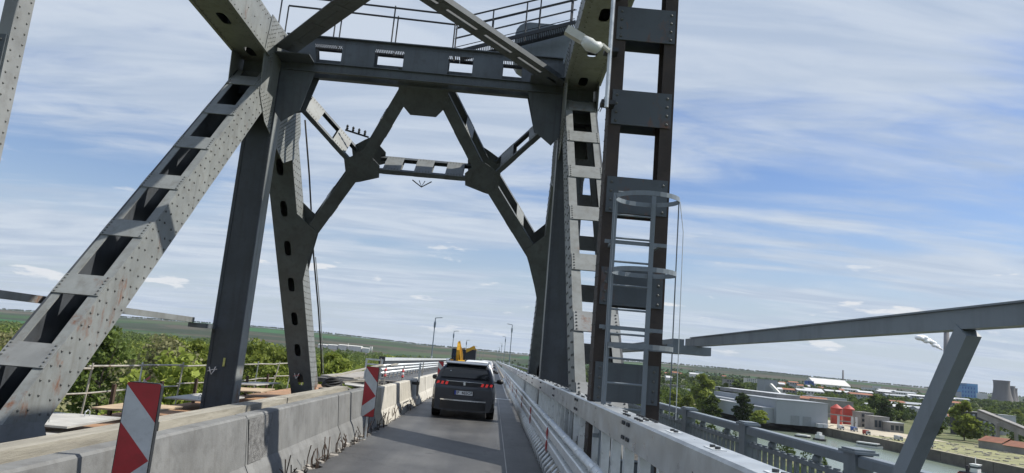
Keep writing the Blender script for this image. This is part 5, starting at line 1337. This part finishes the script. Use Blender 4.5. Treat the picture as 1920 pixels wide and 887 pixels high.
def bld(name, label, x0, x1, y0, y1, z0, z1, wall, roof=None, cat='building', group=None, win=None, parapet=.6, wm=None):
    t = thing(name, label, cat, ((x0 + x1) / 2, (y0 + y1) / 2, z0), group)
    MB().box(x0, x1, y0, y1, z0, z1).build('wall', wall, t)
    if name == 'factory':
        p_ = (y1 - y0) * (.22 if y0 < 2500 else .07); ym = (y0 + y1) / 2
        MB().add([(x0 - .4, y0 - .5, z1), (x1 + .4, y0 - .5, z1), (x1 + .4, ym, z1 + p_), (x0 - .4, ym, z1 + p_), (x0 - .4, y1 + .5, z1), (x1 + .4, y1 + .5, z1)], [(0, 1, 2, 3), (3, 2, 5, 4), (0, 3, 4), (1, 5, 2)]).build('roof', M['white_b'], t)
    else:
        MB().box(x0 - .3, x1 + .3, y0 - .3, y1 + .3, z1 + .01, z1 + parapet).build('roof', roof or wall, t)
    if win:
        nx_, nz_, sx_ = win
        for k in range(nz_):
            for i in range(nx_):
                w_ = (x1 - x0) / nx_; h_ = (z1 - z0) / nz_; c = x0 + w_ * (i + .5); zc = z0 + h_ * (k + .5)
                wo = MB().box(c - w_ * sx_ / 2, c + w_ * sx_ / 2, y0 - .12, y0 - .02, zc - h_ * .26, zc + h_ * .26).build('window', wm or M['window_far'], t)
    return t
# grey warehouse
w = thing('warehouse', 'large grey clad warehouse with two doors on the quay', 'warehouse', (230, 560, -26))
MB().box(204, 241, 515, 600, -26, -9.5).build('wall', M['wh_grey'], w); MB().box(204, 222, 600, 690, -26, -14).build('wall', M['wh_grey'], w); MB().box(216, 236, 600, 700, -26, -10).build('wall', M['wh_grey'], w)
MB().box(203.6, 241.4, 514.6, 600.4, -9.49, -9.0).build('roof', M['wh_grey'], w)
MB().box(196, 204, 520, 640, -26, -16).build('annex', M['wh_grey'], w); MB().box(195.8, 204, 519.8, 640, -15.99, -15.5).build('annex_roof', M['roof_light'], w)
MB().box(222, 240, 560, 720, -9, -6.2).build('roof_monitor', M['conc_b'], w); MB().box(221.5, 240.5, 559.5, 720.5, -6.19, -5.8).build('roof', M['roof_light'], w)
for x in (214.5, 223.0): MB().box(x, x + 6, 514.7, 514.96, -26, -19.5).build('door', M['door_grey'], w)
for k, x in enumerate((231.5, 235.2)):
    o = MB().box(x, x + 3.3, 509, 513.5, -25.9, -23.2).build('container', M['roof_light']); tag(o, 'pale container standing by the warehouse wall, %s of two' % ('nearer the doors' if k == 0 else 'nearer the corner'), 'container', 'containers by the warehouse')
# red silos
for k, (u, v) in enumerate(((1568, 795), (1591, 796))):
    p = at_z(u, v, -26); t = thing('silo', 'red round silo with a cone roof, %s of the pair' % ('left' if k == 0 else 'right'), 'silo', (p.x, p.y, -26), 'red silos on the quay')
    MB().cyl((p.x, p.y, -26), (p.x, p.y, -13.5), 4.4, n=20).build('drum', M['silo_red'], t, smooth=False); MB().cyl((p.x, p.y, -13.49), (p.x, p.y, -10.3), 4.9, .5, 20).build('cone_roof', M['silo_red'], t)
    for z in (-22, -18): MB().cyl((p.x, p.y, z), (p.x, p.y, z + .3), 4.47, n=20).build('band', M['silo_red'], t)
cf = thing('concrete_frame', 'pale concrete frame of posts beside the red silos', 'frame', (262, 540, -26))
for x, y in ((246, 528), (251, 520), (257, 512), (263, 518)):
    MB().box(x - .6, x + .6, y - .6, y + .6, -26, -17).build('post', M['roof_light'], cf)
MB().bar((246, 528, -16.6), (257, 512, -16.6), .8, .8).build('crossbeam', M['conc_b'], cf); MB().bar((251, 520, -20.6), (263, 518, -20.6), .8, .8).build('crossbeam', M['conc_b'], cf)
# grain house with slanting conveyor
p = at_z(1432, 752, -26)
def hb(u0, u1, vt, vb, d, name, label, wall, roof=None, depth=20, win=None, group=None, cat='building', wm=None):
    a = at_y(u0, vb, d); b_ = at_y(u1, vb, d); z1 = at_y((u0 + u1) / 2, vt, d).z; z0 = min(gz(a.x, d), gz(b_.x, d), z1 - 3)
    return bld(name, label, a.x, b_.x, d, d + depth, z0, z1, wall, roof, cat, group, win, wm=wm)
hb(1433, 1457, 713, 745, 900, 'grain_house', 'tall grey grain house with a slanting white conveyor', M['wh_grey'], depth=25)
cv = thing('conveyor', 'slanting white conveyor tube running down from the grain house', 'conveyor', at_y(1445, 722, 896))
MB().bar(at_y(1445, 721, 897), at_y(1468, 745, 880), 3.2, 3.2).build('tube', M['white_b'], cv); MB().bar(at_y(1462, 740, 884), at_y(1462, 765, 884), 1, 1, up=(0, 1, 0)).build('trestle', M['conc_b'], cv)
hb(1400, 1422, 710, 722, 1500, 'apartment_block', 'white apartment block among trees in the town', M['white_b'], win=(6, 5, .5))
hb(1362, 1376, 712, 735, 1000, 'apartment_block', 'pale tower block with dark windows left of the white block', M['conc_b'], win=(3, 6, .5))
hb(1376, 1386, 722, 735, 1000, 'house', 'white house beside the pale tower block', M['white_b'], M['brown_roof'], win=(2, 3, .5))
hb(1515, 1526, 715, 726, 1700, 'office_tower', 'blue clad block at the end of the long white factory', M['blue_d'], win=(3, 3, .5))
hb(1527, 1595, 722, 731, 1700, 'factory', 'long white factory hall beside the blue block', M['white_b'], M['roof_light'], depth=60)
for k, (u0, u1, vt, vb, d, mt) in enumerate(((1240, 1306, 723, 730, 1000, 'conc_b'), (1265, 1306, 730, 732, 900, 'roof_light'), (1515, 1588, 746, 750, 760, 'roof_light'), (1600, 1640, 735, 739, 1400, 'roof_light'), (1620, 1660, 728, 731, 1900, 'roof_light'), (1665, 1700, 742, 746, 1500, 'roof_light'), (1530, 1600, 752, 760, 700, 'conc_b'), (1248, 1262, 704, 708, 1700, 'white_b'), (1275, 1300, 708, 712, 1600, 'white_b'), (1305, 1320, 697, 699, 2600, 'white_b'), (1755, 1776, 770, 775, 700, 'roof_light'), (1500, 1512, 729, 732, 1300, 'white_b'), (1640, 1652, 724, 729, 2300, 'white_b'), (1700, 1722, 735, 740, 2000, 'white_b'), (1880, 1905, 780, 784, 640, 'roof_light'))):
    hb(u0, u1, vt, vb, d, 'shed', ['long concrete shed left of the bank trees', 'low pale roof just left of the bank trees', 'long pale roofed shed right of the warehouse', 'white roofed hall beside the tall thin chimney', 'far pale hall right of the thin chimney', 'pale low hall left of the slanting strut', 'dark concrete shed behind the warehouse end', 'small white house near the rusty column', 'white house row on the lower hillside', 'white farm hall on the green hillside', 'blue white shed right of the strut', 'small white shed left of the blue block', 'white box building on the far flat', 'white house close behind the strut', 'white roof behind the conveyor'][k], M[mt], M['roof_light'] if mt != 'conc_b' else M['conc_b'], depth=14)
# railway wagons
wgm = MB(); wgm.box(-6, 6, -1.4, 1.4, 1.0, 3.6); wgm.prism([(-6.1, -1.5, 3.6), (6.1, -1.5, 3.6), (6.1, 0, 4.1), (-6.1, 0, 4.1)], (0, .01, 0)); wm_ = wgm.mesh('wagon_body'); wm_.materials.append(M['white_b'])
wfm = MB(); wfm.box(-5.6, 5.6, -1.2, 1.2, .55, .99)
for a in (-4, -2.6, 2.6, 4): wfm.cyl((a, -1.0, .5), (a, 1.0, .5), .5, n=10)
wfm_ = wfm.mesh('wagon_frame'); wfm_.materials.append(M['dark_metal'])
pA, pB = at_z(1368, 752, -26) , at_z(1462, 762, -26)
pA, pB = V((330, 870, -26)), V((470, 870, -26))
pA = at_y(1372, 737, 860); pB = at_y(1466, 747, 830)
n_w = 9; dw = V((pB.x - pA.x, pB.y - pA.y, 0)); ang = math.atan2(dw.y, dw.x)
nth = ['first', 'second', 'third', 'fourth', 'fifth', 'sixth', 'seventh', 'eighth', 'ninth']
for k in range(n_w):
    c = V((pA.x, pA.y, gz(pA.x, pA.y) + 1.2)) + dw * ((k + .5) / n_w); t = thing('railway_wagon', 'white railway wagon, %s of the standing train counted from the bank trees' % nth[k], 'wagon', c, 'train of white wagons'); t.rotation_euler = (0, 0, ang); sc = dw.length / n_w / 13.2; t.scale = (sc, sc, sc)
    for nm, me in (('body', wm_), ('frame', wfm_)): o = bpy.data.objects.new(nm, me); COL.objects.link(o); o.parent = t
o = thing('railway_viaduct', 'long dark concrete viaduct carrying the white wagons', 'viaduct', (pA.x, pA.y, -26)); c = (V((pA.x, pA.y, 0)) + V((pB.x, pB.y, 0))) / 2
MB().obox((c.x, c.y, gz(pA.x, pA.y) + .1), dw * .62, V((-dw.y, dw.x, 0)).normalized() * 4, (0, 0, 1.1)).build('deck', M['conc_b'], o)
for k in range(8): q_ = V((pA.x, pA.y, 0)) + dw * (k / 7); MB().box(q_.x - 1, q_.x + 1, q_.y - 3, q_.y + 3, -27, gz(pA.x, pA.y) - 1.0).build('pier', M['conc_b'], o)
# thin chimney, mast
def stack(u, vt, vb, d, r0, r1, name, label, mat, cat='chimney', zb=None):
    p = at_y(u, vb, d); z1 = at_y(u, vt, d).z; z0 = gz(p.x, d) if zb is None else zb
    t = thing(name, label, cat, (p.x, d, z0)); MB().cyl((p.x, d, z0), (p.x, d, z1), r0, r1, 16).build('shaft', mat, t, smooth=True); MB().cyl((p.x, d, z1), (p.x, d, z1 + r1 * .5), r1 * 1.15, n=16).build('rim', mat, t); return p, z1
stack(1580.5, 695, 728, 1750, 2.4, 1.7, 'factory_chimney', 'thin dark chimney above the long white factory', M['chim'])
stack(1343.5, 689, 712, 1900, .7, .35, 'radio_mast', 'thin mast in front of the green hillside', M['chim'], 'mast')
# power station
PD_ = 2500
pc, zc = stack(1777, 622, 738, PD_, 16.5, 8.5, 'power_station_chimney', 'tall concrete power station chimney behind the slanting strut', M['chim'])
def cooling(u, vt, vb, d, w_px, label):
    p = at_y(u, vb, d); z1 = at_y(u, vt, d).z; z0 = p.z - 6; H_ = z1 - z0; R0 = w_px / FPX * d / 2
    prof = [(R0 * math.sqrt(.50 + .60 * ((f - .80) / .80) ** 2) * 1.0, H_ * f) for f in np.linspace(0, 1, 12)]
    t = thing('cooling_tower', label, 'cooling tower', (p.x, d, z0), 'cooling towers of the power station')
    MB().lathe(prof, (p.x, d, z0), 28).build('shell', M['tower'], t, smooth=True); MB().lathe([(prof[-1][0] + .8, -1.4), (prof[-1][0] + .8, .6), (prof[-1][0] - .5, .6)], (p.x, d, z1), 28).build('rim', M['chim'], t)
cooling(1879, 714, 753, PD_, 37, 'big dark cooling tower, nearest of three at the horizon'); cooling(1893, 724, 755, 2850, 26, 'cooling tower half hidden behind the nearest one'); cooling(1899, 728, 755, 3150, 22, 'cooling tower showing farthest right of the three')
hb(1803, 1830, 724, 748, 2400, 'boiler_house', 'light blue boiler house of the power station', M['blue_b'], M['blue_d'], depth=60, win=(5, 4, .4), wm=M['blue_d']); hb(1813, 1834, 720, 746, 2470, 'boiler_house', 'darker top block behind the light blue boiler house', M['blue_b'], M['chim'], depth=40); hb(1792, 1803, 735, 748, 2390, 'boiler_house', 'low pale annex left of the light blue boiler house', M['wh_grey'], depth=40); hb(1832, 1852, 738, 750, 2420, 'boiler_house', 'pale annex right of the light blue boiler house', M['white_b'], depth=40)
# ruined quay block, conveyor gallery, red shed
hb(1615, 1638, 775, 800, 560, 'ruined_block', 'ruined concrete block with dark openings behind the quay, right of the silos', M['conc_b'], depth=14, win=(3, 3, .7)); hb(1639, 1668, 783, 806, 540, 'ruined_block', 'low open concrete block with dark bays left of the strut', M['conc_b'], M['conc_b'], depth=14, win=(4, 1, .75)); hb(1669, 1695, 794, 808, 530, 'ruined_block', 'small open shed with pale roof at the strut', M['conc_b'], M['roof_light'], depth=12, win=(3, 1, .7))
hb(1812, 1872, 775, 824, 575, 'dark_plant', 'dark sorting plant building under the conveyor gallery', material('dark_plant_wall', (.055, .055, .06), .9, 0, .5, .15), M['conc_b'], depth=20, win=(6, 4, .45), wm=M['wh_grey'])
cg = thing('conveyor_gallery', 'long dark conveyor gallery slanting down to the right edge', 'conveyor', at_y(1860, 790, 470)); MB().bar(at_y(1838, 775, 490), at_y(1935, 815, 440), 4, 5).build('gallery', M['conc_b'], cg); MB().bar(at_y(1838, 770, 490), at_y(1935, 809, 440), 5, .5).build('roof', M['quay'], cg)
for u, v in ((1870, 792), (1905, 806)): pq = at_y(u, v, 465); MB().box(pq.x - .8, pq.x + .8, pq.y - .8, pq.y + .8, -26, pq.z).build('trestle', M['conc_b'], cg)
for k, (u0, u1, v0, v1, lab) in enumerate(((1834, 1880, 817, 826, 'long shed with red brown roof, half nearer the big tree'), (1880, 1935, 826, 836, 'long shed with red brown roof, half at the picture edge'))):
    a, b_ = at_y(u0, v0, 440 - 16 * k), at_y(u1, v1, 425 - 18 * k); t = thing('red_roof_shed', lab, 'shed', (a.x, a.y, -26), 'red roofed sheds'); dirv = (b_ - a); dirv.z = 0
    nrm = V((-dirv.y, dirv.x, 0)).normalized(); zt = (a.z + b_.z) / 2
    MB().prism([V((a.x, a.y, -26)), V((b_.x, b_.y, -26)), V((b_.x, b_.y, -26)) + nrm * 12, V((a.x, a.y, -26)) + nrm * 12], (0, 0, zt + 26 - 2.2)).build('wall', M['conc_b'], t)
    A, B2 = V((a.x, a.y, zt - 2.2)) - nrm * .8, V((b_.x, b_.y, zt - 2.2)) - nrm * .8
    MB().add([A, B2, B2 + nrm * 7 + V((0, 0, 3)), A + nrm * 7 + V((0, 0, 3)), A + nrm * 14, B2 + nrm * 14], [(0, 1, 2, 3), (3, 2, 5, 4)]).build('roof', M['brown_roof'], t)
# far factory on the plain beyond the wood
for k, (u0, u1, vt, vb) in enumerate(((596, 612, 646, 650), (614, 632, 647, 652), (634, 650, 647, 651), (651, 677, 649, 655), (679, 692, 653, 656), (340, 356, 646, 650))):
    hb(u0, u1, vt, vb, 3000, 'factory', ['white far factory beside the end post', 'second white far factory hall', 'third white far factory hall', 'longest white far factory hall', 'small white hall at the right end of the far factory', 'pale building in the wood left of the dark column'][k], M['white_b'], M['roof_light'], depth=40)
for u, lab in ((652, 'thin white tower in the far factory'), (694, 'pair-like thin white silo beside the far factory, left one'), (697, 'thin white silo beside the far factory, right one')): stack(u, 644 if u == 652 else 650, 655, 3000, 2.2 if u == 652 else 2.6, 1.2 if u == 652 else 2.4, 'silo_tower', lab, M['white_b'], 'silo')
rr = random.Random(3)
for k in range(30):
    u = rr.uniform(1420, 1800); d = rr.uniform(720, 1500); pz = at_y(u, 700, d); w_ = rr.uniform(18, 46); dp = rr.uniform(10, 16); g_ = gz(pz.x, d); h_ = rr.uniform(9, 15) + (2 if d > 1000 else 0)
    t = thing('shed', 'low pale roofed shed scattered among the trees behind the quay', 'shed', (pz.x, d, g_), 'low sheds behind the quay'); wl = MB().box(pz.x, pz.x + w_, d, d + dp, g_, g_ + h_).build('wall', rr.choice([M['conc_b'], M['white_b'], M['wh_grey'], M['conc_b']]), t)
    MB().add([(pz.x - .4, d - .5, g_ + h_), (pz.x + w_ + .4, d - .5, g_ + h_), (pz.x + w_ + .4, d + dp / 2, g_ + h_ + 2.4), (pz.x - .4, d + dp / 2, g_ + h_ + 2.4), (pz.x - .4, d + dp + .5, g_ + h_), (pz.x + w_ + .4, d + dp + .5, g_ + h_)], [(0, 1, 2, 3), (3, 2, 5, 4), (0, 3, 4), (1, 5, 2)]).build('roof', rr.choice([M['roof_light'], M['roof_light'], M['wh_grey'], M['brown_roof']]), t)
    nw = int(w_ / 5)
    for i in range(nw): MB().box(pz.x + 1.5 + i * 5, pz.x + 4 + i * 5, d - .1, d - .02, g_ + h_ - 3.4, g_ + h_ - 1.2).build('window', M['window_far'], t)
# small town houses scattered on the right
rr = random.Random(5)
for k in range(26):
    u = rr.uniform(1245, 1780); d = rr.uniform(1100, 2400); pz = at_y(u, 700, d)
    if pz.x < 20: continue
    w_ = rr.uniform(8, 16); g_ = gz(pz.x, d); t = thing('house', 'small pale house scattered among the trees of the town', 'house', (pz.x, d, g_), 'small houses of the town')
    h_ = rr.uniform(7, 15); MB().box(pz.x, pz.x + w_, d, d + 9, g_, g_ + h_).build('wall', M['white_b'] if rr.random() < .7 else M['conc_b'], t)
    MB().add([(pz.x - .4, d - .5, g_ + h_), (pz.x + w_ + .4, d - .5, g_ + h_), (pz.x + w_ + .4, d + 4.5, g_ + h_ + 3), (pz.x - .4, d + 4.5, g_ + h_ + 3), (pz.x - .4, d + 9.5, g_ + h_), (pz.x + w_ + .4, d + 9.5, g_ + h_)], [(0, 1, 2, 3), (3, 2, 5, 4), (0, 3, 4), (1, 5, 2)]).build('roof', M['brown_roof'] if rr.random() < .5 else M['roof_light'], t)
# vehicles and stacks on the quay apron
M['car_a'] = M['boat_w'] = material('yard_white', (.6, .6, .58), .5, 0, .1, 1)
for k, (x_, y_, c_, lab) in enumerate(((246, 505, M['roof_light'], 'white van parked on the quay before the warehouse'), (252, 498, M['blue_d'], 'blue van parked on the quay near the white van'), (246, 470, M['silo_red'], 'red lorry parked at the quay edge'), (250, 440, M['roof_light'], 'white lorry parked at the quay edge'), (247, 405, M['conc_b'], 'grey lorry on the quay near the lush tree'))):
    t = thing('yard_vehicle', lab, 'vehicle', (x_, y_, -25.9), 'vehicles on the quay')
    MB().box(x_ - 1.1, x_ + 1.1, y_, y_ + 4.6, -25.3, -22.9).build('body', c_, t); MB().box(x_ - 1.1, x_ + 1.1, y_ - 1.7, y_ - .1, -25.3, -23.4).build('cab', M['roof_light'], t); MB().box(x_ - .9, x_ + .9, y_ - 1.76, y_ - 1.71, -24.4, -23.6).build('windscreen', M['window_far'], t)
    for yy in (-.9, 3.6):
        for s_ in (-1, 1): MB().cyl((x_ + s_ * .8, y_ + yy, -25.4), (x_ + s_ * 1.12, y_ + yy, -25.4), .5, n=10).build('wheel', M['rubber'], t)
# ------------------------------------------------------------------ boats
M['hull_dark'] = material('dark_hull', (.035, .03, .035), .6, 0, .3, .4); M['hull_blue'] = material('blue_hull', (.04, .09, .20), .55, 0, .2, .2); M['hull_red'] = material('red_boot_hull', (.20, .03, .03), .6, 0, .2, .4); M['boat_white'] = material('white_boat_paint', (.66, .66, .64), .5, 0, .08, .4)
def hull(L, B_, H_, T, ang, bow=.22):
    R = Matrix.Rotation(ang, 3, 'Z'); out = [(-L / 2, -B_ * .42), (L / 2 - L * bow, -B_ / 2), (L / 2 - L * bow * .4, -B_ * .33), (L / 2, 0), (L / 2 - L * bow * .4, B_ * .33), (L / 2 - L * bow, B_ / 2), (-L / 2, B_ * .42)]
    m = MB(); n = len(out); lo = [T + R @ V((x * .96, y * .82, -.5)) for x, y in out]; hi = [T + R @ V((x, y, H_ + (.25 * H_ if x > L * .3 else 0))) for x, y in out]
    return m.add(lo + hi, [tuple(range(n - 1, -1, -1)), tuple(range(n, 2 * n))] + [(i, (i + 1) % n, n + (i + 1) % n, n + i) for i in range(n)])
def boat(label, a, b_, B_, H_, hm, cabins, cat='boat', group='boats in the harbour', z=-31):
    A, C = at_z(*a, z), at_z(*b_, z); T = (A + C) / 2; L_ = (C - A).length; ang = math.atan2(C.y - A.y, C.x - A.x)
    t = thing('boat', label, cat, T, group); hull(L_, B_, H_, T, ang).build('hull', hm, t); R = Matrix.Rotation(ang, 3, 'Z')
    for nm, f0, f1, w_, z0, z1, mt in cabins:
        m = MB(); m.obox(T + R @ V(((f0 + f1) / 2 * L_, 0, (z0 + z1) / 2)), R @ V(((f1 - f0) / 2 * L_, 0, 0)), R @ V((0, w_ / 2, 0)), (0, 0, (z1 - z0) / 2)); m.build(nm, mt, t)
    return t
boat('white passenger boat moored along the quay', (1606, 836), (1656, 843), 4.2, 1.2, M['boat_white'], (('cabin', -.42, .30, 3.4, 1.21, 2.2, M['window_far']), ('cabin_top', -.46, .34, 3.8, 2.21, 2.9, M['boat_white']), ('wheelhouse', .30, .42, 2.4, 1.5, 2.6, M['window_far'])))
boat('small white workboat left of the passenger boat', (1528, 824), (1548, 828), 4, 1.0, M['hull_dark'], (('cabin', -.3, .2, 3, 1.01, 3.4, M['boat_white']), ('bridge_house', -.2, .05, 2, 3.41, 5, M['boat_white'])))
boat('low barge with white cover at the quay, left of the workboat', (1492, 818), (1520, 822), 5, .8, M['hull_dark'], (('cover', -.4, .4, 4.2, .81, 1.7, M['boat_white']),))
boat('rusty barge with a small derrick just right of the strut', (1718, 853), (1752, 856), 6, 1.3, M['hull_dark'], (('deckhouse', .12, .42, 4, 1.31, 3.3, M['wh_grey']), ('cargo', -.4, .05, 4, 1.31, 1.8, M['conc_b'])))
boat('long dark blue barge with covered hold along the quay', (1760, 862), (1845, 880), 9, 2.4, M['hull_dark'], (('hatch_cover', -.40, .40, 7.4, 2.41, 3.4, M['hull_blue']), ('deckhouse', -.49, -.42, 6, 2.41, 4.8, M['boat_white'])))
boat('second dark blue barge at the bottom right corner', (1850, 880), (1935, 900), 9, 2.4, M['hull_dark'], (('hatch_cover', -.40, .45, 7.4, 2.41, 3.4, M['hull_blue']),))
boat('red and black tug with white wheelhouse at bottom right', (1800, 892), (1862, 902), 7, 1.8, M['hull_red'], (('deck', -.45, .40, 5.6, 1.81, 2.3, M['hull_dark']), ('wheelhouse', -.12, .10, 4, 2.31, 5.6, M['boat_white']), ('bridge_windows', -.13, .11, 4.1, 4.2, 5.0, M['window_far']), ('wheelhouse_roof', -.15, .13, 4.4, 5.61, 5.9, M['boat_white']), ('funnel', -.30, -.22, 1.6, 2.31, 4.8, M['hull_dark']), ('mast', -.02, .0, .3, 5.91, 9, M['boat_white'])), 'tug')
o = thing('derrick_pole', 'thin slanting derrick pole over the rusty barge', 'derrick', at_y(1735, 850, 400)); MB().bar(at_y(1728, 828, 402), at_y(1738, 850, 400), .5, .5).build('pole', M['roof_light'], o)
# ------------------------------------------------------------------ steam plume from the chimney, as a volume
def plume():
    m, nt, N, L, b = _nodes('steam'); b.inputs['Base Color'].default_value = (.92, .92, .93, 1); b.inputs['Roughness'].default_value = 1; b.inputs['Specular IOR Level'].default_value = 0
    b.inputs['Subsurface Weight'].default_value = .6; b.inputs['Subsurface Radius'].default_value = (6, 6, 6); b.inputs['Subsurface Scale'].default_value = 1.0; return m
import bmesh
bm_ = bmesh.new(); rr = random.Random(9)
d = PD_ + 20
for k in range(26):
    f = k / 25; u, v = 1766 - 42 * f + rr.uniform(-2, 2), 656 - 24 * f ** .8 + rr.uniform(-2.5, 2.5); p = at_y(u, v, d + rr.uniform(-8, 8)); r_ = (4 + 9 * f ** .7) * rr.uniform(.6, 1.0)
    bmesh.ops.create_icosphere(bm_, subdivisions=2, radius=r_, matrix=Matrix.Translation(p) @ Matrix.Diagonal((1.25, 1, .85, 1)))
me = bpy.data.meshes.new('steam_plume'); bm_.to_mesh(me); bm_.free(); me.materials.append(plume()); o = bpy.data.objects.new('steam_plume', me); COL.objects.link(o); o['kind'] = 'stuff'
rm = o.modifiers.new('merge', 'REMESH'); rm.mode = 'VOXEL'; rm.voxel_size = 2.0
# ------------------------------------------------------------------ air
hz = bpy.data.materials.new('haze_air'); hz.use_nodes = True; N = hz.node_tree.nodes; N.clear(); out = N.new('ShaderNodeOutputMaterial'); v = N.new('ShaderNodeVolumePrincipled')
v.inputs['Color'].default_value = (.80, .88, 1.0, 1); v.inputs['Density'].default_value = 2.4e-5; v.inputs['Anisotropy'].default_value = .1; hz.node_tree.links.new(v.outputs[0], out.inputs['Volume'])
MB().box(-14500, 14500, -3100, 9200, -36, 300).build('haze', hz, kind='stuff')
